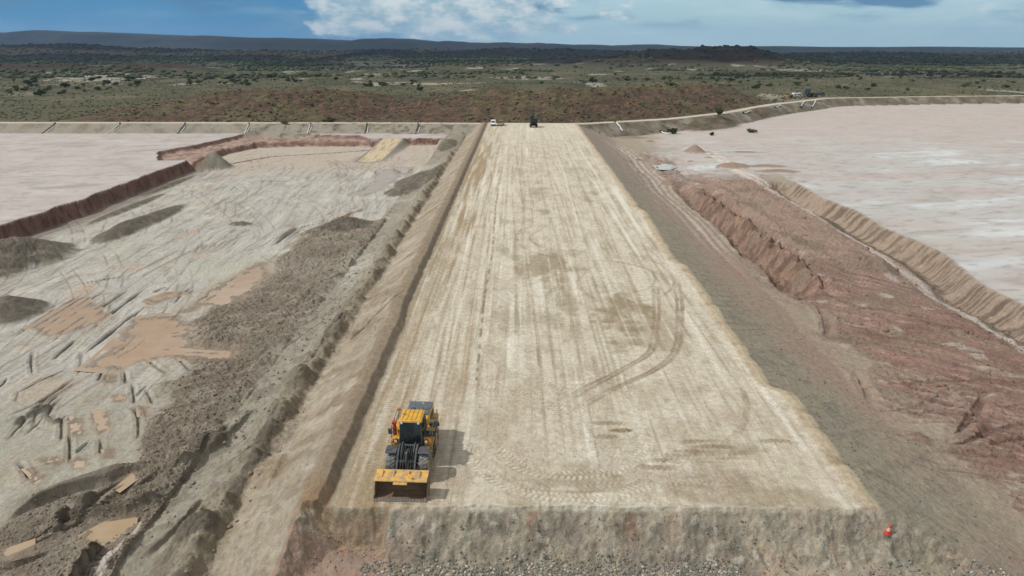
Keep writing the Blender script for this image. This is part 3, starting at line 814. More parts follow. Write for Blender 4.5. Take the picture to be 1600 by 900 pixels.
ct = mixc(ct, lin(222, 215, 196), 0.8 * ss(0.1, 0.45, fbm(x / 1.3, y / 60, 3, 208)) * ss(-.4, .2, gn(x / 3, y / 25, 209)))
ct = mixc(ct, lin(150, 134, 104), midc * 0.7 * ss(0.2, 0.42, fbm(x / 1.1, y / 45, 3, 212)) * ss(-.1, .3, gn(x / 6, y / 40, 213)))
# olive blotches through the middle, damp brown near the end
bl_ = fbm(x / 5 + .5 * H, y / 9, 4, 215)
ct = mixc(ct, lin(150, 141, 108), 0.65 * ss(0.18, 0.42, bl_) * ss(60, 75, y) * (1 - ss(130, 210, y)) * ss(-6, 0, x) * (1 - ss(15, 19, x)))
ct = mixc(ct, lin(176, 158, 130), 0.6 * ss(-0.1, 0.45, bl_ + .3 * H) * (1 - ss(46, 62, y)))
for px_, py_, rx, ry, k in [(850, 415, 4, 7, .7), (965, 490, 2.6, 8, .85), (800, 500, 3, 4, .5), (880, 470, 2, 6, .5), (1040, 520, 3, 6, .5), (1140, 700, 3, .8, .5), (1090, 745, 9, 1.7, .35), (1150, 770, 6, 2, .5), (900, 750, 6, 1.0, .6), (975, 672, .8, .35, 1.2), (740, 470, 1.5, 9, .4), (690, 420, 1.6, 16, .5)]:
    mx, my = P(px_, py_)
    r = np.sqrt(((x - mx) / rx) ** 2 + ((y - my) / ry) ** 2) + 1.5 * bl_ + 0.6 * B
    ct = mixc(ct, lin(146, 126, 94), k * (1 - ss(0.45, 1.1, r)))
ct = mixc(ct, lin(216, 208, 188), line_p * .75); ct = mixc(ct, lin(148, 130, 100), line_d * .75)
ct = mixc(ct, lin(218, 209, 188), np.clip(trk, 0, 1) * 0.85)
ct = mixc(ct, lin(138, 116, 84), np.clip(trkd, 0, 1) * 0.85)
ct = mixc(ct, lin(202, 192, 168), 0.4 * ss(180, 260, y))
# a long open crack along the lane joint
ii, d, ac, al, L = line_dist(x, y, [(-3.6, 56), (-3.9, 75), (-3.7, 95), (-4.2, 130), (-4.0, 175)], 0.8)
ck = (1 - ss(0.06, 0.22, d + 0.12 * np.abs(B[ii]))) * ss(-.3, .2, gn(al / 2.1, al * 0, 217)); z[ii] -= 0.10 * ck
ct[ii] = mixc(ct[ii], lin(140, 118, 86), 0.8 * ck)
c = mixc(c, ct, topm)
# end face of the lift
ff = ss(0.02, 0.25, fy - y) * inlift * (y > 10) * (1 - ss(22.3, 25.5, x + .6 * B))
cf = full(n, lin(162, 149, 127))
cf = mixc(cf, lin(126, 119, 101), 0.75 * ss(-0.1, 0.35, fbm(x / 2.2, y / 4, 3, 220)))
cf = mixc(cf, lin(116, 106, 88), 0.8 * ss(0.0, 0.45, fbm(x / 0.8, y / 1.8, 4, 221) + .4 * B))
cf = mixc(cf, lin(150, 128, 100), .8 * (1 - ss(-12.5, -10, x)) * (x < -12))
cf = mixc(cf, lin(168, 148, 124), 0.8 * ss(0.1, 0.45, fbm(x / 1.8, y / 3, 4, 223)))
cf = mixc(cf, lin(178, 172, 156), 0.7 * ss(0.1, 0.5, Cn + .5 * B))
cf = mixc(cf, lin(158, 134, 104), 0.9 * notch * ss(36.2, 36.6, y + .2 * B))
cf = mixc(cf, lin(158, 128, 108), 0.75 * (1 - ss(36.2, 36.7, y + .2 * B)) * ss(-16, -13, x) * (1 - ss(-8.5, -6, x + 1.5 * H)))
for sxp, swd in [(831, .35), (985, .3)]:
    mx = P(sxp, 830, -1.2)[0]
    cf = mixc(cf, lin(134, 98, 76), 0.7 * (1 - ss(.0, swd + .3, np.abs(x - mx + .5 * B + .4 * gn(y / .9, y * 0, 5)))) * ss(35.2, 37.2, y))
c = mixc(c, cf, ff)
# pit floor
cp_ = full(n, lin(178, 173, 162))
LF = fbm((x + 0.10 * y) / 1.5, y / 19, 4, 230); LF2 = fbm((x + 0.10 * y + 2 * gn(x / 12, y / 12, 6)) / 0.55, y / 10, 3, 232)
cp_ = mixc(cp_, lin(146, 134, 114), 0.6 * ss(0.0, 0.5, LF + .3 * H))
cp_ = mixc(cp_, lin(150, 138, 118), 0.6 * ss(0.05, 0.4, fbm(x / 3.4, y / 4.6, 5, 236)))
cp_ = mixc(cp_, lin(198, 192, 178), 0.6 * ss(0.1, 0.4, fbm(x / 5, y / 8, 5, 238)))
cp_ = mixc(cp_, lin(196, 189, 172), 0.7 * ss(0.1, 0.55, -LF + .5 * G))
cp_ = mixc(cp_, lin(124, 112, 92), 0.45 * ss(0.15, 0.55, LF2))
cp_ = mixc(cp_, lin(170, 168, 148), 0.6 * ss(0.0, 0.5, G + .4 * H) * (1 - ss(150, 190, y)))
cp_ = mixc(cp_, lin(190, 160, 130), 0.5 * ss(0.2, 0.5, fbm(x / 9, y / 15, 4, 234)))
cp_ = mixc(cp_, lin(180, 164, 144), 0.7 * ss(190, 215, y + 8 * A))
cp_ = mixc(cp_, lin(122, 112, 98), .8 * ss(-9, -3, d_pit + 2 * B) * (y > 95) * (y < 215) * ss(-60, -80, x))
cp_ = mixc(cp_, lin(158, 152, 130), 0.6 * (1 - ss(56, 74, y)))
fl_m = pit_in * (x < -28) * (1 - clod)
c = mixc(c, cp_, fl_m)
z += (0.02 * LF + 0.02 * LF2 + 0.06 * B + 0.03 * Cn) * fl_m
ccl = full(n, lin(132, 119, 101)); ccl = mixc(ccl, lin(106, 94, 78), 0.7 * ss(0.0, 0.5, -bl)); ccl = mixc(ccl, lin(170, 158, 138), 0.75 * ss(0.15, 0.6, clodh - .15 + .4 * Cn))
ccl = mixc(ccl, lin(132, 126, 106), 0.6 * ss(0, .5, H)); ccl = mixc(ccl, lin(164, 154, 136), 0.6 * ss(0.1, .5, G + .5 * H))
c = mixc(c, ccl, clod)
c = mixc(c, lin(166, 144, 118), .7 * rim)
c = mixc(c, lin(96, 87, 70), np.clip(rutd, 0, 1) * 0.9 * (x < -20))
c_red_ruts = 1
dkmd = np.zeros(n, np.float32)
c = mixc(c, mixc(full(n, lin(100, 91, 76)), lin(124, 114, 98), ss(-.1, .4, B)), moundm * 0.95 * (x < -20))
mx, my = P(333, 262, -6.0)
r_ = np.hypot(x - mx, y - my)
c = mixc(c, mixc(full(n, lin(142, 138, 122)), lin(116, 108, 90), ss(-.1, .4, H)), moundm * (r_ < 9))

# pit walls, rusty strata
wallm = np.maximum(ss(-2.1, -1.2, d_pit) * (1 - ss(-0.05, 0.15, d_pit)), ss(-1.6, -1.0, d_sh) * (1 - ss(-0.05, .15, d_sh))) * (x < -26) * (x > -140) * (y > 100)
cw = full(n, lin(128, 92, 78)); cw = mixc(cw, lin(96, 70, 60), ss(-.1, .4, fbm(x / 1.3, y / 1.3, 3, 240))); cw = mixc(cw, lin(168, 138, 116), .6 * ss(.0, .5, fbm(x / 2.5, y / 2.5, 3, 243)) * ss(-4.3, -5.3, z))
c = mixc(c, cw, wallm)
c = mixc(c, mixc(full(n, lin(168, 138, 122)), lin(132, 100, 86), ss(-.1, .3, H + .3 * B)), shelf_in * (1 - pit_in) * 0.8 * (x < -26))
c = mixc(c, mixc(full(n, lin(198, 178, 142)), lin(172, 150, 114), ss(0, .5, gn(x / .9, y / 9, 245))), ramp_m)
c = mixc(c, lin(124, 117, 102), np.clip(ramp_s - ramp_m, 0, 1) * 0.8)
# tailings: pale pink grey, blue-white salt films, faint wind streaks
cpd = full(n, lin(180, 170, 162)); cpd = mixc(cpd, lin(160, 150, 142), .6 * ss(.0, .4, fbm(x / 9, y / 9, 5, 249)))
wv = fbm((x + 0.3 * y) / 20, (y - 0.25 * x) / 18, 5, 250); wv2 = fbm((x + .2 * y) / 60, (y - 0.3 * x) / 16, 3, 253)
cpd = mixc(cpd, lin(198, 189, 180), 0.4 * ss(0.0, 0.5, wv + .3 * wv2))
cpd = mixc(cpd, lin(170, 156, 146), 0.55 * ss(0.1, 0.5, -wv + .5 * wv2))
cpd = mixc(cpd, lin(180, 180, 175), .75 * ss(-.3, .25, wv2 + .3 * wv) * (x > 30) * (1 - ss(230, 300, y)))
cpd = mixc(cpd, lin(205, 210, 209), 0.6 * ss(0.15, 0.5, wv2 + .6 * wv) * (x > 30) * (1 - ss(225, 290, y)))
cpd = mixc(cpd, lin(148, 138, 130), 0.6 * ss(0.05, 0.45, fbm((x + .3 * y) / 5, (y - .3 * x) / 1.8, 4, 256)))
cpd = mixc(cpd, lin(160, 146, 136), 0.5 * ss(0.15, 0.5, fbm((x + .25 * y) / 45, (y - .25 * x) / 6, 4, 257)))
cpd = mixc(cpd, lin(184, 170, 160), 0.5 * ss(200, 300, y) * (x > 20))
cpd = mixc(cpd, lin(150, 140, 130), 0.6 * ss(0.42, 0.5, np.abs(fbm((x + .5 * y) / 40, (y - .5 * x) / 12, 2, 258))) * (x < 0))
pl = ss(-0.05, 0.25, d_pit) * ss(-0.05, 0.25, d_sh) * (x < -27) + 0
c = mixc(c, cpd, pl * (1 - ss(-30, -22, x)))
# red ground
cg = full(n, lin(150, 120, 104))
cg = mixc(cg, lin(122, 94, 80), 0.85 * ss(-.1, .6, ST * .5 + H))
cg = mixc(cg, lin(188, 160, 142), 0.75 * ss(.1, .6, -ST * .6 + .8 * G))
cg = mixc(cg, lin(150, 136, 112), 0.6 * ss(.0, .5, fbm(wy / 5, x / 14, 3, 261)))
cg = mixc(cg, lin(176, 134, 116), 0.5 * ss(.0, .5, fbm(wy / 3, x / 10, 3, 259)))
cg = mixc(cg, lin(132, 112, 92), 0.7 * ss(0, .4, fbm(x / 8, y / 8, 4, 262)) * ss(70, 100, y))
cg = mixc(cg, lin(176, 150, 132), .6 * ss(.0, .4, fbm(x / 4, y / 12, 4, 264)) * ss(100, 140, y))
cg = mixc(cg, lin(190, 178, 166), .7 * ss(.28, .45, fbm(x / 5, y / 3, 4, 266)))
c = mixc(c, cg, redg)
c = mixc(c, lin(112, 84, 72), np.clip(rutd, 0, 1) * .75 * redg)
c = mixc(c, mixc(mixc(full(n, lin(164, 137, 117)), lin(124, 102, 86), ss(-.1, .5, -bl)), lin(132, 118, 98), .7 * ss(.0, .4, H)), ridge)
gm = gy_on * ss(-2.6, -1.8, x - gx) * (1 - ss(2.8, 4.2, x - gx - scal)) * (x > 25)
c = mixc(c, mixc(full(n, lin(158, 128, 106)), lin(112, 88, 74), ss(-.3, .3, B + .5 * Cn)), gm * .85)
# pale haul track between ridge and ditch
tx = 60.2 + 0.5 * gn(y / 14, y * 0, 270) - 0.9 * ss(120, 80, y) + 0.012 * np.maximum(y - 180, 0) ** 1.2
tm = (1 - ss(1.7, 2.5, np.abs(x - tx) + .5 * B)) * ss(66, 80, y) * (1 - ss(225, 240, y)) * (x > 30)
c = mixc(c, mixc(full(n, lin(206, 192, 178)), lin(166, 148, 132), .8 * ss(.0, .5, gn(x / .5, y / 12, 272))), tm * .9)
z += -0.10 * tm * (np.exp(-((np.abs(x - tx) - 1.0) / .35) ** 2))
for xo_, k_ in ((33.6, .7), (35.4, .6), (37.2, .5), (31.5, .4)):
    pt = (1 - ss(.25, .7, np.abs(x - xo_ - 1.2 * gn(y / 30, y * 0, 275) - .3 * B))) * ss(100, 125, y) * (1 - ss(235, 260, y)) * k_
    c = mixc(c, lin(196, 180, 166), pt)
z -= 0.0
c = mixc(c, mixc(full(n, lin(158, 138, 118)), lin(118, 100, 84), ss(-.1, .4, gn(y / .5, x / 6, 274) + .5 * B)), ditchm * ss(-4.6, -3.6, x - bx))
c = mixc(c, mixc(full(n, lin(112, 96, 80)), lin(86, 84, 66), ss(0, .3, H)), ditchm * (1 - ss(-4.4, -3.6, x - bx)) * 0.85)
c = mixc(c, cpd, np.clip(pond_rm, 0, 1) * (1 - tm * .8) * (x > 28))
c = mixc(c, mixc(full(n, lin(148, 122, 106)), lin(108, 84, 70), ss(-.2, .3, B)), deb * (x > 24))
c = mixc(c, lin(146, 124, 106), moundm * (x > 20))
# bank, its crest road and scrubby face
bm = isb & (ad < 30)
cb = full(n, lin(150, 142, 124)); cb = mixc(cb, lin(116, 106, 90), .7 * ss(-.1, .4, H + .4 * B)); cb = mixc(cb, lin(104, 92, 74), 0.8 * (x > 24) * ss(-.6, .2, H)); cb = mixc(cb, lin(80, 78, 58), .75 * ss(.12, .35, fbm(x / 4, y / 4, 3, 280)) * (x > 20))
cb = mixc(cb, mixc(full(n, lin(196, 184, 160)), lin(172, 156, 130), .7 * ss(0, .5, gn(db / 1.1, x / 30, 281))), 1 - ss(1.9, 2.8, ad + .5 * B))
bmm = bm.astype(np.float32)
cb = mixc(cb, lin(88, 82, 64), .75 * ss(.12, .3, fbm(x / 3.2, y / 2.2, 4, 283)) * ss(-108, -98, x) * (1 - ss(-24, -14, x)))
c = mixc(c, cb, bmm)
bgm = ss(.3, .8, bulge); c = mixc(c, mixc(full(n, lin(92, 84, 64)), lin(120, 104, 84), ss(-.1, .3, H)), bgm * (ad > 4.5))
c = mixc(c, c * 0.62, np.clip(wet, 0, 1)) if False else c - c * (0.38 * np.clip(wet, 0, 1))[:, None]

Z[ins] = z
keep_far = (db > 9) & (zfar > hb)
COLi = COL[ins]
m_far = ss(0.5, 4, db - pad + 1.5 * B)
lum = (c @ np.array([.3, .6, .1], np.float32))[:, None]
c = (lum + 0.84 * (c - lum)) * 0.95
COL[ins] = mixc(c, COLi, np.where(db > 0, m_far, 0).astype(np.float32))
r = np.full(n, R_FILL, np.int8)
r[topm > 0.5] = R_TOP
r[(x < -26) & (pit_in > .5)] = R_PIT
r[wallm > .5] = R_WALL
r[(clod > .5)] = R_CLOD
r[(pl > .5) & (x < -27)] = R_POND
r[(redg > .5) | (ridge > .5)] = R_RED
r[ditchm > .5] = R_CUT
r[(pond_rm > .5) & (x > 28)] = R_POND
r[bm] = R_BANK
r[bm & (ad < 2.6)] = R_ROAD
oldr = REG[ins]
REG[ins] = np.where(m_far * (db > 0) > 0.5, oldr, r)
WET[ins] = wet

# ------------------------------------------------------------------ materials for the ground
MATS = {}


def new_mat(name):
    m = bpy.data.materials.new(name); m.use_nodes = True
    t = NT(m.node_tree); t.n.clear()
    o = t.node('ShaderNodeOutputMaterial'); b = t.node('ShaderNodeBsdfPrincipled')
    t.l.new(b.outputs[0], o.inputs[0])
    return m, t, b


def ground_mat(name, scale, var, bump, rough=0.92, grit=0.35):
    m, t, b = new_mat(name)
    at = t.node('ShaderNodeAttribute', attribute_name='soil')
    tcn = t.node('ShaderNodeTexCoord')
    v = tcn.outputs['Object']
    n1 = t.noise(v, scale, 8, 0.68)
    n2 = t.noise(v, scale * 6.3, 4, 0.6)
    k = t.math('MULTIPLY_ADD', t.math('SUBTRACT', n1, 0.5), var * 2, 1.0)
    k = t.math('ADD', k, t.math('MULTIPLY', t.math('SUBTRACT', n2, 0.5), var * grit * 2))
    cc = t.node('ShaderNodeVectorMath', operation='SCALE')
    t.l.new(at.outputs['Color'], cc.inputs[0]); t.l.new(k, cc.inputs['Scale'])
    hue = t.noise(v, scale * 0.45, 3, 0.6, out='Color')
    c2 = t.mix(0.10, cc.outputs[0], hue, 'SOFT_LIGHT')
    t.l.new(c2, b.inputs['Base Color'])
    b.inputs['Roughness'].default_value = rough
    b.inputs['Specular IOR Level'].default_value = 0.15
    if bump:
        bp = t.node('ShaderNodeBump'); bp.inputs['Strength'].default_value = 0.9; bp.inputs['Distance'].default_value = bump
        h = t.math('ADD', n1, t.math('MULTIPLY', n2, 0.35))
        t.l.new(h, bp.inputs['Height']); t.l.new(bp.outputs[0], b.inputs['Normal'])
    return m


M_FINE = ground_mat('pressed_soil', 1.9, 0.55, 0.24, grit=.8)
M_LUMP = ground_mat('lumpy_soil', 2.2, 0.62, 0.40, grit=.7)
M_SALT = ground_mat('tailings_crust', 0.35, 0.14, 0.05)
M_BUSH = ground_mat('scrub_soil', 0.22, 0.45, 0.5)
M_FARL = ground_mat('far_land', 0.02, 0.4, 0.0)

# ------------------------------------------------------------------ one mesh per region, seams share normals
Z3 = Z.reshape(NR, NC); X3 = X.reshape(NR, NC); Y3 = Y.reshape(NR, NC)
Pm = np.stack([X3, Y3, Z3], -1)
du = np.empty_like(Pm); dv = np.empty_like(Pm)
du[:, 1:-1] = Pm[:, 2:] - Pm[:, :-2]; du[:, 0] = Pm[:, 1] - Pm[:, 0]; du[:, -1] = Pm[:, -1] - Pm[:, -2]
dv[1:-1] = Pm[2:] - Pm[:-2]; dv[0] = Pm[1] - Pm[0]; dv[-1] = Pm[-1] - Pm[-2]
NORM = np.cross(du, dv); NORM /= np.linalg.norm(NORM, axis=-1, keepdims=True) + 1e-12
NORM = NORM.reshape(-1, 3)
PTS = Pm.reshape(-1, 3)
i = (np.arange(NR - 1)[:, None] * NC + np.arange(NC - 1)[None, :]).ravel()
QUAD = np.stack([i, i + 1, i + NC + 1, i + NC], -1)
FREG = REG[QUAD[:, 0]]


def ground_object(name, regs, mat):
    q = QUAD[np.isin(FREG, regs)]
    if not len(q): return None
    used, inv = np.unique(q, return_inverse=True)
    q = inv.reshape(-1, 4)
    me = bpy.data.meshes.new(name)
    me.vertices.add(len(used)); me.vertices.foreach_set('co', PTS[used].astype(np.float32).ravel())
    me.loops.add(q.size); me.loops.foreach_set('vertex_index', q.astype(np.int32).ravel())
    me.polygons.add(len(q)); me.polygons.foreach_set('loop_start', np.arange(0, q.size, 4, dtype=np.int32))
    me.polygons.foreach_set('loop_total', np.full(len(q), 4, np.int32))
    me.polygons.foreach_set('use_smooth', np.ones(len(q), bool))
    me.update(calc_edges=True)
    a = me.attributes.new('soil', 'FLOAT_COLOR', 'POINT')
    rgba = np.ones((len(used), 4), np.float32); rgba[:, :3] = COL[used]
    a.data.foreach_set('color', rgba.ravel())
    me.normals_split_custom_set_from_vertices(NORM[used].astype(np.float32))
    me.materials.append(mat)
    o = bpy.data.objects.new(name, me); C.objects.link(o)
    o['kind'] = 'structure'
    return o


ground_object('plain', [R_PLAIN], M_BUSH)
ground_object('rocky_hills', [R_HILL], M_BUSH)
ground_object('distant_range', [R_RANGE], M_FARL)
ground_object('containment_bank', [R_BANK], M_FINE)
ground_object('bank_road', [R_ROAD], M_FINE)
ground_object('tailings_flat', [R_POND], M_SALT)
ground_object('pit_floor', [R_PIT], M_FINE)
ground_object('pit_cut_face', [R_WALL], M_LUMP)
ground_object('embankment', [R_FILL], M_FINE)
ground_object('embankment_top', [R_TOP], M_FINE)
ground_object('wet_clod_ground', [R_CLOD], M_LUMP)
ground_object('red_ground', [R_RED], M_LUMP)
ground_object('ditch', [R_CUT], M_FINE)


def height_at(px_, py_):
    """ground height under a world point, from the grid"""
    r_ = int(np.clip(np.searchsorted(GY, py_), 1, NR - 1))
    if abs(GY[r_ - 1] - py_) < abs(GY[r_] - py_): r_ -= 1
    s_ = px_ / ZC[r_]
    c_ = int(np.clip(np.searchsorted(GS, s_), 1, NC - 1))
    if abs(GS[c_ - 1] - s_) < abs(GS[c_] - s_): c_ -= 1
    return float(Z3[r_, c_])


# ------------------------------------------------------------------ puddles
def water_mat(name, rgb, rough):
    m, t, b = new_mat(name)
    tcn = t.node('ShaderNodeTexCoord')
    n1 = t.noise(tcn.outputs['Object'], 0.35, 5, 0.6)
    t.l.new(t.mix(t.ramp(n1, .35, .65), lin4(*rgb), lin4(*[min(255, .45 * v + .55 * g) for v, g in zip(rgb, (176, 160, 138))])), b.inputs['Base Color'])
    b.inputs['Roughness'].default_value = rough
    b.inputs['Specular IOR Level'].default_value = 0.6
    return m


WM = {'o': water_mat('muddy_orange_water', (168, 142, 118), 0.12), 'g': water_mat('grey_water', (160, 144, 130), 0.25),
      'b': water_mat('brown_water', (160, 136, 106), 0.12), 'w': water_mat('milky_water', (186, 192, 182), 0.2)}
for w, lev, kind, cxm, cym in WATER:
    me = bpy.data.meshes.new('puddle')
    out = []
    for a, b in w:
        L = math.hypot(a - cxm, b - cym); k = (L + min(1.6, 0.25 * L + .2)) / L
        out.append(((a - cxm) * k + cxm, (b - cym) * k + cym, lev))
    me.from_pydata(out, [], [list(range(len(out)))])
    me.materials.append(WM[kind])
    o = bpy.data.objects.new('puddle', me); C.objects.link(o)
    o['kind'] = 'structure'
# ================================================================== mesh helpers for things
class MB:
    def __init__(self): self.bm = bmesh.new()

    def _xf(self, vs, m):
        if m is not None:
            for v in vs: v.co = m @ v.co

    def box(self, x0, x1, y0, y1, z0, z1, m=None, taper=0.0, bev=0.0):
        r = bmesh.ops.create_cube(self.bm, size=1)
        vs = r['verts']
        for v in vs:
            k = 1 - taper if v.co.z > 0 else 1
            v.co = Vector(((x0 + x1) / 2 + v.co.x * (x1 - x0) * k, (y0 + y1) / 2 + v.co.y * (y1 - y0) * k, (z0 + z1) / 2 + v.co.z * (z1 - z0)))
        if bev:
            es = list({e for v in vs for e in v.link_edges})
            rr = bmesh.ops.bevel(self.bm, geom=es, offset=bev, segments=2, affect='EDGES', profile=0.5)
            vs = list({v for f in rr['faces'] for v in f.verts} | {v for v in vs if v.is_valid})
        self._xf(vs, m)
        return self

    def prism(self, prof, x0, x1, m=None):
        """profile of (y, z) points pushed along x"""
        a = [self.bm.verts.new((x0, p[0], p[1])) for p in prof]
        b = [self.bm.verts.new((x1, p[0], p[1])) for p in prof]
        k = len(prof)
        self.bm.faces.new(a[::-1]); self.bm.faces.new(b)
        for i in range(k):
            self.bm.faces.new((a[i], a[(i + 1) % k], b[(i + 1) % k], b[i]))
        self._xf(a + b, m)
        return self

    def shell(self, prof, x0, x1, t):
        """an open bent plate of thickness t following a (y, z) profile"""
        n = len(prof); inn = []
        for i in range(n):
            p, q = prof[max(i - 1, 0)], prof[min(i + 1, n - 1)]
            dx, dz = q[0] - p[0], q[1] - p[1]; L = math.hypot(dx, dz)
            inn.append((prof[i][0] - dz / L * t, prof[i][1] + dx / L * t))
        return self.prism(prof + inn[::-1], x0, x1)

    def cyl(self, p0, p1, r0, r1=None, seg=12):
        p0 = Vector(p0); p1 = Vector(p1); r1 = r0 if r1 is None else r1
        d = p1 - p0
        m = Matrix.Translation((p0 + p1) / 2) @ d.to_track_quat('Z', 'Y').to_matrix().to_4x4()
        bmesh.ops.create_cone(self.bm, cap_ends=True, segments=seg, radius1=r0, radius2=r1, depth=d.length, matrix=m)
        return self

    def tube(self, pts, r, seg=8):
        for a, b in zip(pts[:-1], pts[1:]): self.cyl(a, b, r, r, seg)
        return self

    def lathe(self, prof, axis='X', c=(0, 0, 0), seg=28):
        rings = []
        for k in range(seg):
            a = 2 * math.pi * k / seg
            ring = []
            for h, r in prof:
                if axis == 'X': co = (c[0] + h, c[1] + r * math.cos(a), c[2] + r * math.sin(a))
                else: co = (c[0] + r * math.cos(a), c[1] + r * math.sin(a), c[2] + h)
                ring.append(self.bm.verts.new(co))
            rings.append(ring)
        for k in range(seg):
            a, b = rings[k], rings[(k + 1) % seg]
            for j in range(len(prof) - 1):
                self.bm.faces.new((a[j], b[j], b[j + 1], a[j + 1]))
        for e, rev in ((0, True), (len(prof) - 1, False)):
            if prof[e][1] > 1e-5:
                f = [rings[k][e] for k in range(seg)]
                self.bm.faces.new(f[::-1] if rev else f)
        return self

    def build(self, name, mat, parent=None, smooth=False, recalc=True):
        if recalc: bmesh.ops.recalc_face_normals(self.bm, faces=self.bm.faces[:])
        me = bpy.data.meshes.new(name); self.bm.to_mesh(me); self.bm.free()
        if smooth:
            me.polygons.foreach_set('use_smooth', np.ones(len(me.polygons), bool))
            me.set_sharp_from_angle(angle=math.radians(35))
        me.materials.append(mat)
        o = bpy.data.objects.new(name, me); C.objects.link(o)
        if parent is not None: o.parent = parent
        return o


def thing(name, label, cat, loc=(0, 0, 0), rz=0.0, group=None):
    o = bpy.data.objects.new(name, None); C.objects.link(o)
    o.location = loc; o.rotation_euler = (0, 0, rz); o.empty_display_size = 0.3
    o['label'] = label; o['category'] = cat
    if group: o['group'] = group
    return o


def tag(o, label, cat, group=None):
    o['label'] = label; o['category'] = cat
    if group: o['group'] = group
    return o


def dup(root, loc, rz=0.0, scale=None, label=None, group=None):
    r = root.copy(); C.objects.link(r); r.location = loc; r.rotation_euler = (0, 0, rz)
    if scale: r.scale = scale
    if label: r['label'] = label
    if group: r['group'] = group
    for ch in list(root.children):
        c = ch.copy(); C.objects.link(c); c.parent = r
        for g in list(ch.children):
            d = g.copy(); C.objects.link(d); d.parent = c
    return r


def paint(name, rgb, rough=0.5, dirt=0.35, dirt_rgb=(150, 128, 98), metal=0.0, spec=0.4, scale=2.5):
    m, t, b = new_mat(name)
    tcn = t.node('ShaderNodeTexCoord')
    n1 = t.noise(tcn.outputs['Object'], scale, 7, 0.65)
    f = t.math('MULTIPLY', t.ramp(n1, 0.36, 0.66), dirt)
    t.l.new(t.mix(f, lin4(*rgb), lin4(*dirt_rgb)), b.inputs['Base Color'])
    t.l.new(t.math('ADD', t.math('MULTIPLY', f, 0.4), rough, clamp=True), b.inputs['Roughness'])
    b.inputs['Metallic'].default_value = metal
    b.inputs['Specular IOR Level'].default_value = spec
    return m


YEL = paint('machine_yellow_paint', (214, 162, 44), 0.5, 0.7, (156, 130, 88))
YELB = paint('bucket_yellow_worn', (212, 162, 74), 0.55, 0.95, (146, 130, 108), scale=2.2)
DARK = paint('dark_frame_paint', (58, 64, 70), 0.5, 0.5, (112, 104, 92))
BLUEG = paint('blue_grey_hood', (76, 92, 102), 0.5, 0.35)
RUBBER = paint('tyre_rubber', (82, 88, 92), 0.75, 0.9, (150, 144, 132), scale=5)
STEEL = paint('bare_steel', (120, 122, 122), 0.4, 0.5, (110, 98, 84), 0.6)
SOILY = paint('soil_caked_steel', (104, 84, 66), 0.85, 0.6, (136, 112, 86), scale=3)
EDGE = paint('worn_cutting_edge', (112, 112, 112), 0.5, 0.5, (150, 136, 116), 0.3, scale=6)
REDP = paint('red_paint', (176, 40, 34), 0.45, 0.25)
ORNG = paint('orange_lens', (226, 112, 30), 0.3, 0.1)
WHITE = paint('white_paint', (226, 228, 226), 0.45, 0.3, (170, 152, 126))
CHROME = paint('polished_pipe', (206, 206, 204), 0.2, 0.15, metal=0.9)
LAMPG = paint('lamp_glass', (236, 236, 226), 0.12, 0.1)
GLASS = paint('tinted_glass', (24, 34, 34), 0.08, 0.3, (70, 74, 66), spec=0.6, scale=1.4)
BLACKP = paint('black_plastic_pipe', (34, 36, 38), 0.5, 0.35, (120, 112, 100))
BRONZE = paint('greasy_pin_boss', (150, 106, 66), 0.55, 0.5)
CONE = paint('cone_orange_red', (206, 52, 36), 0.55, 0.2)
CONEW = paint('cone_white_band', (214, 168, 156), 0.5, 0.3)
WOOD = paint('weathered_stake', (186, 160, 124), 0.85, 0.4)
PINK = paint('pink_marker_paint', (214, 98, 96), 0.7, 0.3)

# ================================================================== the wheel loader
LX, LY = -7.40, 41.35
LZ = 0.0
wl = thing('wheel_loader', 'yellow wheel loader parked on the pale embankment with its bucket on the ground', 'wheel loader', (LX, LY, LZ), math.radians(-2.5))


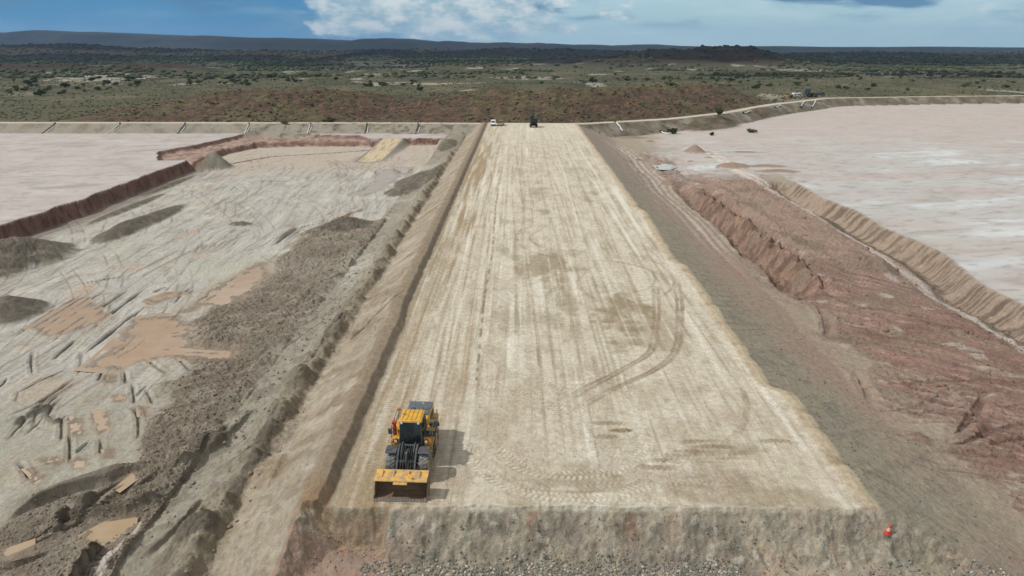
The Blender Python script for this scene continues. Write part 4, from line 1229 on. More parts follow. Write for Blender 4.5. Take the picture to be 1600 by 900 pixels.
def wheel(cx, cy, R, W, side):
    hw = W / 2
    b = MB()
    b.lathe([(-hw * .80, R * .60), (-hw, R * .68), (-hw, R * .86), (-hw * .84, R * .95), (hw * .84, R * .95), (hw, R * .86), (hw, R * .68), (hw * .80, R * .60), (-hw * .80, R * .60)], 'X', (cx, cy, R), 36)
    nl = 22                                   # chevron lugs
    for k in range(nl):
        for s in (-1, 1):
            a0 = 2 * math.pi * (k + (0.25 if s > 0 else -0.25)) / nl
            pts = []
            for j in range(4):
                u = j / 3
                a = a0 - 0.26 * u
                xx = cx + s * hw * (0.04 + 0.93 * u); rr = R * (1.0 if u < .9 else 0.95)
                pts.append((xx, a, rr))
            for (x0, a_0, r0), (x1, a_1, r1) in zip(pts[:-1], pts[1:]):
                wd = 0.072
                q = []
                for (xx, a, rr) in ((x0, a_0 - wd, r0), (x1, a_1 - wd, r1), (x1, a_1 + wd, r1), (x0, a_0 + wd, r0)):
                    q.append((xx, a, rr))
                top = [b.bm.verts.new((xx, cy + rr * math.cos(a), R + rr * math.sin(a))) for xx, a, rr in q]
                bot = [b.bm.verts.new((xx, cy + (R * .90) * math.cos(a), R + (R * .90) * math.sin(a))) for xx, a, rr in q]
                b.bm.faces.new(top); b.bm.faces.new(bot[::-1])
                for i in range(4): b.bm.faces.new((top[i], bot[i], bot[(i + 1) % 4], top[(i + 1) % 4]))
    ty = b
    rim = MB()
    o = side
    rim.lathe([(-hw * .7, R * .60), (-hw * .72, R * .55), (-hw * .15, R * .50), (-hw * .15, R * .22), (hw * .15, R * .22), (hw * .15, R * .50), (hw * .72, R * .55), (hw * .7, R * .60), (-hw * .7, R * .60)], 'X', (cx, cy, R), 28)
    rim.lathe([(-hw * .5, R * .02), (-hw * .5, R * .24), (hw * .5, R * .24), (hw * .5, R * .02)], 'X', (cx, cy, R), 16)
    for k in range(10):
        a = 2 * math.pi * k / 10
        rim.cyl((cx + o * hw * .15, cy + R * .36 * math.cos(a), R + R * .36 * math.sin(a)), (cx + o * hw * .24, cy + R * .36 * math.cos(a), R + R * .36 * math.sin(a)), .03, .03, 6)
    w = rim.build('wheel', YEL, wl, True)
    t_ = ty.build('tyre', RUBBER, w)
    h_ = MB().lathe([(0, .01), (0, R * .17), (o * .06, R * .13), (o * .06, .01)], 'X', (cx + o * hw * .5, cy, R), 14).build('hub_cap', DARK, w, True)
    return w


WR, WW, TR = 0.90, 0.68, 1.10
for yy in (0.0, 3.35):
    for s in (-1, 1): wheel(s * TR, yy, WR, WW, s)
# fenders
for s in (-1, 1):
    prof = [(-0.42, 1.90), (-0.2, 1.98), (0.25, 1.98), (0.62, 1.84), (0.82, 1.60)]
    MB().shell(prof, s * TR - 0.37, s * TR + 0.37, 0.05).build('fender', DARK, wl)
    prof = [(2.35, 1.35), (2.5, 1.75), (2.85, 1.98), (3.6, 2.0), (4.05, 1.8), (4.2, 1.4)]
    MB().shell(prof, s * TR - 0.38, s * TR + 0.38, 0.05).build('fender', DARK if s > 0 else YEL, wl)
# front frame: two tower plates, axle case, cross members
f = MB()
for s in (-1, 1):
    f.prism([(-0.75, 0.55), (-0.85, 1.2), (-0.25, 1.95), (0.25, 2.25), (0.62, 2.2), (0.9, 1.5), (1.25, 1.3), (1.35, 0.7), (0.5, 0.5)], s * 0.42 - .035, s * 0.42 + .035)
f.cyl((-TR + .2, 0, WR), (TR - .2, 0, WR), .2, .2, 14)
f.box(-.385, .385, -.7, 1.2, .62, .9)
f.cyl((-.5, .38, 2.05), (.5, .38, 2.05), .09, .09, 12)
f.box(-.38, .38, .75, .85, .9, 1.75)
for s in (-1, 1):
    f.box(s * .46, s * .74, -.25, .35, 1.2, 1.86)
front = f.build('front_frame', DARK, wl)
# articulation
MB().cyl((0, 1.62, .55), (0, 1.62, 1.45), .14, .14, 12).box(-.3, .3, 1.36, 1.9, .62, .76).box(-.3, .3, 1.36, 1.9, 1.2, 1.34).build('hinge_pin', DARK, wl)
# lift arms
for s in (-1, 1):
    MB().prism([(0.50, 2.05), (0.36, 2.20), (-0.3, 2.02), (-1.05, 1.30), (-1.62, .62), (-1.75, .36), (-1.62, .26), (-1.45, .36), (-0.85, 1.02), (-0.25, 1.55), (0.36, 1.90)], s * .60 - .06, s * .60 + .06).build('lift_arm', DARK, wl)
    c_ = MB().cyl((s * .74, .75, .95), (s * .74, -.10, 1.22), .085, .085, 12).build('lift_cylinder', DARK, wl, True)
    MB().cyl((s * .74, -.10, 1.22), (s * .74, -.75, 1.40), .045, .045, 10).build('rod', CHROME, c_, True)
MB().cyl((-.66, -.62, 1.42), (.66, -.62, 1.42), .12, .12, 14).build('cross_tube', DARK, wl, True)
MB().prism([(-.70, 2.05), (-.50, 2.12), (-.46, 1.45), (-.80, .78), (-.98, .80), (-.86, 1.4)], -.07, .07).build('bell_crank', DARK, wl)
tc_ = MB().cyl((0, .55, 1.75), (0, -.15, 1.96), .10, .10, 12).build('tilt_cylinder', DARK, wl, True)
MB().cyl((0, -.15, 1.96), (0, -.62, 2.08), .05, .05, 10).build('rod', CHROME, tc_, True)
MB().cyl((0, -.9, .82), (0, -1.62, .85), .055, .055, 10).build('tilt_link', DARK, wl, True)
for xx in (-.30, -.16, .16, .30):
    MB().tube([(xx, .75, 1.6), (xx, .25, 2.12), (xx, -.35, 1.98), (xx * 1.1, -1.0, 1.38), (xx * 1.2, -1.45, .98)], .026, 6).build('hydraulic_hose', BLACKP, wl)
# bucket
BW = 1.70
prof = [(-2.88, 0.02), (-2.3, 0.02), (-1.9, 0.12), (-1.66, 0.38), (-1.60, 0.78), (-1.70, 1.16), (-1.86, 1.36)]
bk = MB()
bk.shell(prof, -BW, BW, 0.05)
for s in (-1, 1):
    x0 = s * BW
    bk.prism([(-2.84, .03), (-2.3, .03), (-1.9, .13), (-1.67, .39), (-1.61, .78), (-1.71, 1.16), (-1.87, 1.36), (-2.25, 1.38), (-2.72, .72)], x0 - .02, x0 + .02)
bucket = bk.build('bucket', SOILY, wl)
sg = MB()
sg.prism([(-1.80, 1.41), (-1.72, 1.53), (-2.74, 1.36), (-2.78, 1.31)], -BW - .01, BW + .01)
for xx in (-1.26, -.52, .46, 1.16):
    sg.prism([(-1.86, 1.50), (-2.55, 1.39), (-1.95, 1.64)], xx - .03, xx + .03)
m_ = Matrix.Translation((.42, -2.2, 1.47)) @ Matrix.Rotation(math.radians(40), 4, 'Z')
sg.box(-.06, .06, -.52, .52, -.02, .05, m_)
sg.prism([(-2.70, 1.32), (-2.92, 1.20), (-2.92, 1.16), (-2.70, 1.26)], -.45, .45)
sg.build('spill_guard', YELB, bucket)
MB().box(-BW - .03, BW + .03, -3.06, -2.72, 0.0, 0.045).build('cutting_edge', EDGE, bucket)
tt = MB()
for k in range(17):
    xx = -BW + .1 + k * (2 * BW - .2) / 16
    tt.prism([(-3.07, .005), (-2.8, .005), (-2.8, .09), (-3.07, .05)], xx - .065, xx + .065)
tt.build('edge_segment', EDGE, bucket)
for s in (-1, 1):
    MB().box(s * (BW + .022), s * (BW + .06), -2.9, -2.3, .02, .30).build('side_cutter', EDGE, bucket)
for xx in (-.60, .60, 0):
    b_ = MB()
    for e in (-.10, .10):
        b_.prism([(-1.62, .3), (-1.55, .2), (-1.35, .34), (-1.42, 1.0), (-1.62, 1.02)], xx + e - .025, xx + e + .025)
    b_.cyl((xx - .16, -1.47, .78 if xx == 0 else .36), (xx + .16, -1.47, .78 if xx == 0 else .36), .06, .06, 10)
    b_.build('hinge_bracket', BRONZE, bucket)
# rear frame
rf = MB()
rf.prism([(1.35, .7), (1.35, 1.35), (2.3, 1.75), (5.5, 1.75), (5.6, .95), (5.2, .75)], -.55, .55)
rf.cyl((-TR + .2, 3.35, WR), (TR - .2, 3.35, WR), .2, .2, 14)
rf.build('rear_frame', DARK, wl)
MB().prism([(5.15, .62), (5.2, 1.55), (5.75, 1.62), (5.95, 1.35), (5.88, .72)], -1.15, 1.15).build('counterweight', YEL, wl)
hd = MB()
hd.box(-.92, .92, 3.0, 5.62, 1.76, 2.62, taper=.06, bev=.07)
hood = hd.build('engine_hood', YEL, wl, True)
MB().box(-.84, .84, 3.55, 5.5, 2.622, 2.70, bev=.03).build('hood_top', BLUEG, hood, True)
gr = MB()
for k in range(9):
    gr.box(-.72, .72, 5.60, 5.66, 1.84 + k * .08, 1.88 + k * .08)
gr.build('radiator_grille', DARK, hood)
for s in (-1, 1):
    vs = MB()
    for k in range(6):
        vs.box(s * .90, s * .935, 3.9 + k * .2, 4.02 + k * .2, 1.95, 2.4)
    vs.build('side_vent', DARK, hood)
MB().cyl((.30, 4.25, 2.68), (.30, 4.25, 3.15), .075, .07, 12).cyl((.30, 4.25, 3.15), (.30, 4.32, 3.35), .07, .06, 12).build('exhaust_pipe', CHROME, wl, True)
MB().cyl((-.25, 3.6, 2.68), (-.25, 3.6, 3.0), .10, .10, 12).cyl((-.25, 3.6, 3.0), (-.25, 3.6, 3.14), .17, .15, 14).build('air_intake', DARK, wl, True)
# side platforms with yellow tool boxes and tanks
for s in (-1, 1):
    MB().box(s * .80, s * 1.42, 1.45, 2.35, 1.45, 1.62, bev=.02).box(s * .84, s * 1.36, 1.5, 2.32, .78, 1.45, bev=.03).build('step_box', YEL, wl)
    MB().box(s * .84, s * 1.44, 2.36, 3.9, 2.05, 2.11).build('side_platform', YEL, wl)
    MB().box(s * .86, s * 1.32, 1.2, 1.5, 1.64, 2.05, bev=.03).build('front_panel', YEL, wl)
    ld = MB()
    for k in range(4): ld.box(s * 1.38, s * 1.50, 1.55, 2.2, .42 + k * .30, .46 + k * .30)
    ld.tube([(s * 1.47, 1.55, .40), (s * 1.47, 1.55, 1.6)], .025, 6).tube([(s * 1.47, 2.2, .40), (s * 1.47, 2.2, 1.6)], .025, 6)
    ld.build('ladder', DARK, wl)
    hr = MB()
    hr.tube([(s * 1.42, 1.5, 1.62), (s * 1.42, 1.5, 2.75), (s * 1.42, 3.8, 3.0), (s * 1.42, 3.8, 2.1)], .022, 6)
    hr.tube([(s * 1.42, 2.6, 2.1), (s * 1.42, 2.6, 2.87)], .02, 6).tube([(s * 1.42, 1.5, 2.2), (s * 1.42, 3.8, 2.55)], .018, 6)
    hr.tube([(s * 1.42, 1.5, 2.75), (s * 1.1, 1.45, 2.78)], .02, 6)
    hr.build('handrail', DARK if s < 0 else STEEL, wl)
    hl = MB().cyl((s * 1.06, 1.02, 1.98), (s * 1.06, 1.20, 1.98), .12, .12, 14).build('headlight', DARK, wl, True)
    MB().cyl((s * 1.06, 1.0, 1.98), (s * 1.06, 1.019, 1.98), .105, .105, 14).build('lens', LAMPG, hl, True)
    MB().box(s * 1.24, s * 1.36, 1.05, 1.2, 1.86, 2.0).build('indicator_lamp', ORNG, wl)
    MB().box(s * .94, s * 1.18, 1.16, 1.24, 1.66, 1.86).build('lamp_bracket', YEL, wl)
    mr = MB().tube([(s * .85, 1.15, 2.95), (s * 1.22, 1.02, 3.0), (s * 1.36, 1.0, 2.92)], .018, 6).box(s * 1.28, s * 1.50, .97, 1.03, 2.55, 2.93, bev=.015).build('mirror', DARK, wl)
# cab
cabb = MB()
cabb.prism([(1.0, 1.72), (1.0, 1.98), (2.75, 1.98), (2.75, 1.62), (1.3, 1.55)], -.80, .80)
pil = [((-.76, 1.02, 1.95), (-.70, 1.16, 3.38)), ((.76, 1.02, 1.95), (.70, 1.16, 3.38)), ((-.80, 2.05, 1.95), (-.76, 2.05, 3.38)), ((.80, 2.05, 1.95), (.76, 2.05, 3.38)), ((-.80, 2.7, 1.95), (-.74, 2.6, 3.38)), ((.80, 2.7, 1.95), (.74, 2.6, 3.38))]
for a, b in pil: cabb.cyl(a, b, .05, .045, 8)
cab = cabb.build('cab', DARK, wl)
ws = MB()                                        # bowed windscreen
vv = []
for zz, hw_, y_ in ((1.97, .72, 1.0), (2.7, .70, 1.05), (3.36, .66, 1.15)):
    vv.append([ws.bm.verts.new((hw_ * u, y_ - .10 * (1 - u * u), zz)) for u in (-1, -.5, 0, .5, 1)])
for r0, r1 in zip(vv[:-1], vv[1:]):
    for k in range(4): ws.bm.faces.new((r0[k], r0[k + 1], r1[k + 1], r1[k]))
ws.build('windscreen', GLASS, cab, True)
for s in (-1, 1):
    g_ = MB(); a = [g_.bm.verts.new(p) for p in ((s * .785, 1.06, 1.99), (s * .80, 2.66, 1.99), (s * .74, 2.56, 3.36), (s * .71, 1.18, 3.36))]
    g_.bm.faces.new(a); g_.build('side_window', GLASS, cab)
g_ = MB(); g_.bm.faces.new([g_.bm.verts.new(p) for p in ((-.76, 2.72, 1.99), (.76, 2.72, 1.99), (.70, 2.62, 3.36), (-.70, 2.62, 3.36))]); g_.build('rear_window', GLASS, cab)
MB().box(-.30, .30, 1.75, 2.25, 1.98, 2.25, bev=.04).box(-.26, .26, 2.2, 2.34, 2.25, 2.95, bev=.04).build('seat', DARK, cab)
MB().cyl((0, 1.45, 2.0), (0, 1.5, 2.5), .04, .04, 8).lathe([(-.015, .15), (-.015, .19), (.015, .19), (.015, .15), (-.015, .15)], 'Z', (0, 1.5, 2.52), 18).build('steering_column', DARK, cab)
MB().tube([(0, .93, 2.0), (.25, .94, 2.55)], .015, 5).build('wiper', DARK, cab)
rfm = MB().box(-.80, .80, 1.02, 2.72, 3.39, 3.55, taper=.05, bev=.05)
for k in range(5):
    xx = -.6 + k * .30
    rfm.box(xx - .06, xx + .06, 1.2, 2.62, 3.552, 3.59, bev=.012)
roof = rfm.build('roof', YEL, cab, True)
for s in (-1, 1):
    MB().cyl((s * .58, .95, 3.42), (s * .58, 1.03, 3.42), .085, .085, 12).build('work_lamp', LAMPG, cab, True)
    MB().box(s * .58 - .1, s * .58 + .1, 1.03, 1.12, 3.33, 3.51).build('lamp_housing', DARK, cab)
MB().tube([(-.86, 1.9, 3.35), (-.86, 1.9, 3.9)], .018, 6).cyl((-.86, 1.9, 3.9), (-.86, 1.9, 3.94), .10, .10, 12).build('beacon_post', DARK, wl)
MB().lathe([(0, .08), (.12, .085), (.17, .05), (.18, .005)], 'Z', (-.86, 1.9, 3.94), 14).build('beacon', ORNG, wl, True)
MB().tube([(.10, 2.66, 3.5), (.12, 2.75, 4.3)], .012, 5).build('aerial', DARK, wl)
fe = MB().lathe([(0, .005), (0, .13), (.08, .14), (.72, .14), (.80, .07), (.88, .05), (.88, .005)], 'Z', (-1.22, 1.62, 2.12), 14).build('fire_extinguisher', REDP, wl, True)
MB().box(-1.37, -1.07, 1.48, 1.78, 3.0, 3.16, bev=.02).build('red_lamp_box', REDP, wl)
MB().tube([(-1.22, 1.66, 2.9), (-1.22, 1.66, 3.0)], .03, 6).build('lamp_post', DARK, wl)
MB().lathe([(0, .005), (0, .15), (.1, .16), (.5, .16), (.56, .1), (.56, .005)], 'X', (1.0, 2.9, 2.3), 14).build('air_cleaner', DARK, wl, True)
MB().cyl((1.42, 2.5, 2.72), (1.62, 2.5, 2.72), .15, .15, 14).build('side_lamp', DARK, wl, True)

# ================================================================== traffic cone and its pole
cx_, cy_ = P(1386, 829, -1.0)
cz_ = height_at(cx_, cy_)
cx_, cy_ = P(1386, 829, cz_); cz_ = height_at(cx_, cy_)
co = thing('traffic_cone', 'red traffic cone with a white band standing on the slope beside the embankment corner', 'traffic cone', (cx_, cy_, cz_ + .0), .4)
co.scale = (.72, .72, .72)
co.rotation_euler = (math.radians(4), math.radians(10), .3)
MB().box(-.27, .27, -.27, .27, 0, .05, bev=.015).lathe([(.05, .21), (.30, .165), (.302, .155)], 'Z', (0, 0, 0), 20).build('base', CONE, co, True)
MB().lathe([(.30, .166), (.60, .105), (.602, .08)], 'Z', (0, 0, 0), 20).build('band', CONEW, co, True)
MB().lathe([(.60, .106), (.92, .035), (.93, .005)], 'Z', (0, 0, 0), 20).build('tip', CONE, co, True)
pl_ = MB().cyl((.44, .10, .02), (-.10, .18, .86), .02, .02, 8).build('marker_pole', WOOD, None, True)
pl_.location = (cx_, cy_, cz_)
tag(pl_, 'thin pale pole leaning behind the red traffic cone', 'pole')

# survey stakes by the brown notch
for k, (px_, py_) in enumerate([(538, 872), (548, 874)]):
    a, b = P(px_, py_, -2.3); zz = height_at(a, b)
    st = thing('survey_stake', ['short pink survey stake beside the brown notch in the embankment end, left of the two', 'taller pink survey stake beside the brown notch in the embankment end, right of the two'][k], 'stake', (a, b, zz), .2 * k, 'survey stakes')
    MB().box(-.02, .02, -.012, .012, -.1, .45 + .12 * k).build('post', WOOD, st)
    MB().box(-.024, .024, -.016, .016, .28 + .12 * k, .46 + .12 * k).build('painted_head', PINK, st)
# ================================================================== discharge pipes down the bank
def on_ground(px_, py_, z0):
    a, b = P(px_, py_, z0)
    for _ in range(3):
        zz = height_at(a, b); a, b = P(px_, py_, 0.5 * zz + 0.5 * z0); z0 = zz
    return a, b


def pipe_run(x0, y0, x1, y1, r=0.16, lift=0.22, n=7):
    pts = []
    for k in range(n + 1):
        t = k / n
        a = x0 + (x1 - x0) * t; b = y0 + (y1 - y0) * t
        pts.append((a, b, height_at(a, b) + lift))
    return pts


LEFT_PIPES = [(-203, ''), (-181, ''), (-155.5, ''), (-130, ''), (-105, ''), (-81, ''), (-59, ''), (-39, '')]
desc_l = ['dark discharge pipe on the bank face at the left edge of the view', 'dark and white discharge pipe slanting down the bank, first full one from the left',
          'pale discharge pipe slanting down the bank, second full one from the left', 'black liner sheet and white pipe down the bank, the broadest of the left bank pipes',
          'short white discharge pipe on the bank above the far left pit corner', 'white and blue discharge pipe beside the green bushes on the bank', 'short dark pipe among the rubble on the bank right of the green bushes',
          'white and dark pipe cluster on the bank above the yellow pit ramp']
for k, (px_, _) in enumerate(LEFT_PIPES):
    yb = float(bank_y(px_)); sl = [-2.2, -2.6, -2.6, -.9, .1, .3, .4, -.5][k]
    tp = thing('discharge_pipe', desc_l[k], 'pipe', (px_, yb - 3.6, 0.1), 0, 'discharge pipes down the left bank')
    w_ = [.3, .35, .2, .7, .3, .3, .2, .4][k]
    def rel(p): return (p[0] - px_, p[1] - (yb - 3.6), p[2] - .1)
    run = [rel(p) for p in pipe_run(px_, yb - 4.6, px_ + .7 * sl, yb - 10.5, lift=.12)]
    m_ = MB().tube(run, .13, 8).build('pipe', WHITE if k in (2, 4, 5) else BLACKP, tp, True)
    b_ = MB()
    lin_ = [rel(p) for p in pipe_run(px_ + .4, yb - 4.9, px_ + .4 + .7 * sl, yb - 10.2, lift=.08)]
    for (a0, b0, c0), (a1, b1, c1) in zip(lin_[:-1], lin_[1:]):
        q = [b_.bm.verts.new(v) for v in ((a0 - w_, b0, c0), (a0 + w_, b0, c0), (a1 + w_, b1, c1), (a1 - w_, b1, c1))]
        b_.bm.faces.new(q)
        q2 = [b_.bm.verts.new(v) for v in ((a0 - w_, b0, c0 - .1), (a0 + w_, b0, c0 - .1), (a1 + w_, b1, c1 - .1), (a1 - w_, b1, c1 - .1))]
        b_.bm.faces.new(q2[::-1])
    b_.build('liner_sheet', BLACKP, tp)
    run2 = [rel(p) for p in pipe_run(px_ + .9, yb - 6.0, px_ + .9 + sl * .4, yb - 9.3, lift=.2)]
    MB().tube(run2, .14, 8).build('spout', WHITE, tp, True)
    MB().cyl((0, -.9, .0), (0, -.3, .12), .2, .2, 10).box(-.25, .25, -.3, -.1, -.15, .4).build('valve', STEEL, tp, True)

RP = [((962, 193), (973, 206.5)), ((1034, 193), (1044.5, 206)), ((1161, 176), (1172, 183)), ((1210, 166.5), (1217.5, 173)), ((1250, 162.5), (1255.5, 167)), ((1268, 161), (1273, 165)), ((1342, 150.5), (1355, 156)),
      ((1478, 148.2), (1497, 154.5)), ((1517, 146.8), (1525.5, 152)), ((1558, 146.8), (1566, 150.5))]
desc_r = ['long white pipe down the bank face nearest the embankment, leftmost of the right bank pipes', 'long white pipe down the bank face beside the dark vegetated bulge', 'white pipe on the bank face where the road bends, below the rusty hill end',
          'white pipe on the bank face just left of the parked machines', 'small white pipe directly below the white caravan on the far bank', 'small white pipe below the dark trucks on the far bank', 'white pipe right of the parked machines, first on the straight far bank',
          'white pipe on the far bank, second right of the parked machines', 'white pipe on the far bank, third right of the parked machines', 'white pipe on the far bank nearest the right edge of the view']
for k, (a, b) in enumerate(RP):
    x0, y0 = P(a[0], a[1], -.3); x1, y1 = P(b[0], b[1], -3.0)
    tp = thing('discharge_pipe', desc_r[k], 'pipe', (x0, y0, height_at(x0, y0)), 0, 'white discharge pipes down the right bank')
    o0 = tp.location
    run = [(p[0] - o0.x, p[1] - o0.y, p[2] - o0.z) for p in pipe_run(x0, y0, x1, y1, lift=.3, n=5)]
    MB().tube(run, .2 if k < 2 else .22, 8).build('pipe', WHITE, tp, True)
    d_ = Vector((x1 - x0, y1 - y0, 0)).normalized()
    MB().cyl((0, 0, .3), (-d_.x * 1.4, -d_.y * 1.4, .45), .2, .2, 8).box(-.3, .3, -.3, .3, .0, .75).build('valve', BLACKP, tp)

# ================================================================== vehicles at the far end
def small_wheels(parent, pts, r, w):
    for cx, cy in pts:
        o = MB().lathe([(-w / 2, .01), (-w / 2, r * .9), (-w / 2 * .8, r), (w / 2 * .8, r), (w / 2, r * .9), (w / 2, .01)], 'X', (cx, cy, r), 16).build('wheel', RUBBER, parent, True)
        MB().lathe([(-w / 2 - .02, .01), (-w / 2 - .02, r * .55), (w / 2 + .02, r * .55), (w / 2 + .02, .01)], 'X', (cx, cy, r), 12).build('rim', STEEL, o, True)


def utility(name, label, px_, py_, body, rz, canopy):
    a, b = P(px_, py_, 0); zz = height_at(a, b)
    u = thing(name, label, 'utility vehicle', (a, b, zz), rz)
    MB().prism([(-2.5, .55), (-2.55, .95), (-1.5, 1.12), (-1.45, 1.15), (2.55, 1.15), (2.55, .5), (-2.3, .45)], -.92, .92).build('body', body, u)
    cbn = MB().prism([(-1.45, 1.15), (-.75, 1.88), (.75, 1.9), (.85, 1.15)], -.80, .80).build('cabin', body, u)
    g_ = MB(); g_.bm.faces.new([g_.bm.verts.new(p) for p in ((-.70, -1.39, 1.22), (.70, -1.39, 1.22), (.66, -.80, 1.84), (-.66, -.80, 1.84))]); g_.build('windscreen', GLASS, cbn)
    for s in (-1, 1):
        g_ = MB(); g_.bm.faces.new([g_.bm.verts.new(p) for p in ((s * .806, -1.2, 1.25), (s * .806, .7, 1.25), (s * .806, .62, 1.82), (s * .806, -.68, 1.82))]); g_.build('side_window', GLASS, cbn)
        MB().box(s * .55, s * .85, -2.58, -2.5, .72, .90).build('headlight', LAMPG, u)
    MB().box(-.9, .9, -2.62, -2.5, .45, .62).build('bumper', DARK, u)
    if canopy: MB().box(-.90, .90, .95, 2.55, 1.16, 2.0, bev=.05).build('canopy', body, u)
    else:
        t_ = MB()
        t_.box(-.92, .92, .95, 2.6, 1.16, 1.24); t_.box(-.92, -.88, .95, 2.6, 1.24, 1.5); t_.box(.88, .92, .95, 2.6, 1.24, 1.5); t_.box(-.88, .88, 2.56, 2.6, 1.24, 1.5); t_.box(-.88, .88, .95, 1.0, 1.24, 1.95)
        t_.build('tray', STEEL, u)
    small_wheels(u, [(-.8, -1.6), (.8, -1.6), (-.8, 1.6), (.8, 1.6)], .40, .26)
    return u


utility('utility_vehicle', 'white utility vehicle with a canopy parked at the far end of the embankment', 771, 196.3, WHITE, .02, True)
TANP = paint('dusty_tan_paint', (196, 176, 150), .6, .5)
utility('utility_vehicle', 'dusty tan tray utility parked to the right of the white one', 783, 196.0, TANP, math.pi - .2, False)

EXD = paint('excavator_dark_paint', (30, 33, 34), .6, .3, (84, 76, 64))
# dark excavator seen end on, boom raised
a, b = P(834, 198.6, 0); zz = height_at(a, b)
ex = thing('excavator', 'dark tracked excavator with raised boom, alone at the far end of the embankment', 'excavator', (a, b, zz), math.radians(4))
ex.scale = (1.0, 1.0, 1.3)
for s in (-1, 1):
    MB().prism([(-2.0, .25), (-1.7, 0), (1.7, 0), (2.0, .25), (2.0, .65), (1.7, .9), (-1.7, .9), (-2.0, .65)], s * .85, s * 1.35).build('track', EXD, ex)
MB().box(-.8, .8, -1.2, 1.2, .4, .95).cyl((0, 0, .9), (0, 0, 1.15), .7, .7, 18).build('undercarriage', EXD, ex)
MB().box(-1.3, 1.3, -1.9, 1.2, 1.15, 2.45, bev=.08).build('engine_house', EXD, ex, True)
MB().box(-1.25, 1.25, -2.4, -1.9, 1.2, 2.15, bev=.12).build('counterweight', EXD, ex, True)
cbx = MB().box(-1.3, -.35, .1, 1.7, 1.16, 2.95, bev=.06, taper=.06).build('cab', EXD, ex, True)
MB().box(-1.315, -1.305, .3, 1.5, 1.9, 2.75).box(-1.15, -.45, 1.69, 1.705, 1.7, 2.75).build('window', GLASS, cbx)
MB().prism([(1.0, 1.5), (2.0, 3.4), (3.4, 4.6), (3.55, 4.35), (2.4, 3.1), (1.5, 1.4)], -.02, .32).build('boom', EXD, ex)
MB().prism([(3.2, 4.9), (3.5, 4.95), (4.6, 2.2), (4.4, 2.1), (3.3, 4.2)], .0, .3).build('stick', EXD, ex)
MB().cyl((.15, 1.3, 1.6), (.15, 2.3, 3.1), .09, .07, 8).build('boom_cylinder', STEEL, ex)
MB().shell([(4.4, 2.3), (4.9, 1.9), (4.7, 1.3), (4.1, 1.2)], -.3, .6, .05).build('bucket', EXD, ex)
MB().tube([(.9, -.8, 2.25), (.9, -.8, 4.4)], .035, 6).cyl((.9, -.8, 2.25), (.9, -.8, 2.9), .09, .09, 8).build('exhaust_pipe', STEEL, ex)

# machines parked where the bank road widens
def at(px_, py_, z0=0.0):
    a, b = P(px_, py_, z0); return a, b, height_at(a, b)


a, b, zz = at(1229, 152.6)
yl = thing('small_loader', 'small yellow loader parked at the left end of the machines on the far bank', 'loader', (a, b, zz), 1.2)
MB().prism([(-.6, .5), (-.6, 1.5), (1.8, 1.6), (2.2, 1.2), (2.2, .5)], -.8, .8).build('body', YEL, yl)
cb2 = MB().box(-.65, .65, -.4, .8, 1.5, 2.75, taper=.08).build('cab', DARK, yl)
MB().box(-.7, .7, -.45, .85, 2.75, 2.87).build('roof', YEL, cb2)
for s in (-1, 1): MB().prism([(-.3, 1.5), (-1.9, .5), (-1.9, .3), (-.3, 1.25)], s * .5 - .07, s * .5 + .07).build('lift_arm', YEL, yl)
MB().shell([(-3.0, .03), (-2.3, .08), (-1.95, .4), (-2.1, .95)], -1.1, 1.1, .05).build('bucket', DARK, yl)
small_wheels(yl, [(-.85, -.6), (.85, -.6), (-.85, 1.4), (.85, 1.4)], .6, .45)
a, b, zz = at(1234.5, 153.4)
lt = thing('tank_trailer', 'dark brown portable tank on wheels between the yellow loader and the white caravan', 'tank trailer', (a, b, zz), .3)
MB().lathe([(-1.0, .01), (-1.0, .72), (-.9, .8), (.9, .8), (1.0, .72), (1.0, .01)], 'X', (0, 0, 1.6), 18).build('tank', paint('dark_tank_paint', (70, 58, 40), .6, .4), lt, True)
MB().box(-1.1, 1.1, -.5, .5, .62, .8).build('chassis', DARK, lt)
small_wheels(lt, [(-.75, .0), (.75, .0)], .45, .25)
a, b, zz = at(1242.5, 152.3)
cv_ = thing('site_caravan', 'white site caravan with dark windows parked among the machines on the far bank', 'caravan', (a, b, zz), .12)
body = MB().box(-2.5, 2.5, -1.15, 1.15, .62, 2.75, bev=.12).build('body', WHITE, cv_, True)
for x0 in (-1.75, .3): MB().box(x0, x0 + 1.15, -1.18, -1.151, 1.45, 2.2).build('window', GLASS, body)
MB().box(1.65, 2.25, -1.175, -1.151, .7, 2.5).build('door', STEEL, body)
MB().box(-2.45, 2.45, -1.17, -1.151, .82, 1.08).build('stripe', paint('olive_stripe', (150, 158, 90), .5, .2), body)
MB().box(-.6, .6, -.4, .5, 2.75, 3.0, bev=.04).build('roof_unit', DARK, cv_)
MB().tube([(2.5, -.3, .6), (3.7, 0, .6)], .06, 6).tube([(2.5, .3, .6), (3.7, 0, .6)], .06, 6).build('tow_bar', DARK, cv_)
small_wheels(cv_, [(-.35, -1.0), (.45, -1.0), (-.35, 1.0), (.45, 1.0)], .36, .22)
a, b, zz = at(1258.5, 151.6)
sp_ = thing('screening_plant', 'tall dark screening plant with hopper and conveyor, highest of the machines on the far bank', 'screening plant', (a, b, zz), -.1)
fr = MB()
for xx in (-1.5, 1.5):
    for yy in (-1.4, 1.4): fr.box(xx - .12, xx + .12, yy - .12, yy + .12, .0, 4.6)
for zz_ in (2.0, 3.3): fr.box(-1.5, 1.5, -1.5, -1.3, zz_, zz_ + .2).box(-1.5, 1.5, 1.3, 1.5, zz_, zz_ + .2)
fr.build('frame', BLUEG, sp_)
MB().prism([(-1.3, 3.3), (-1.9, 4.9), (-1.7, 5.6), (1.7, 5.6), (1.9, 4.9), (1.3, 3.3)], -1.7, 1.7).build('hopper', BLUEG, sp_)
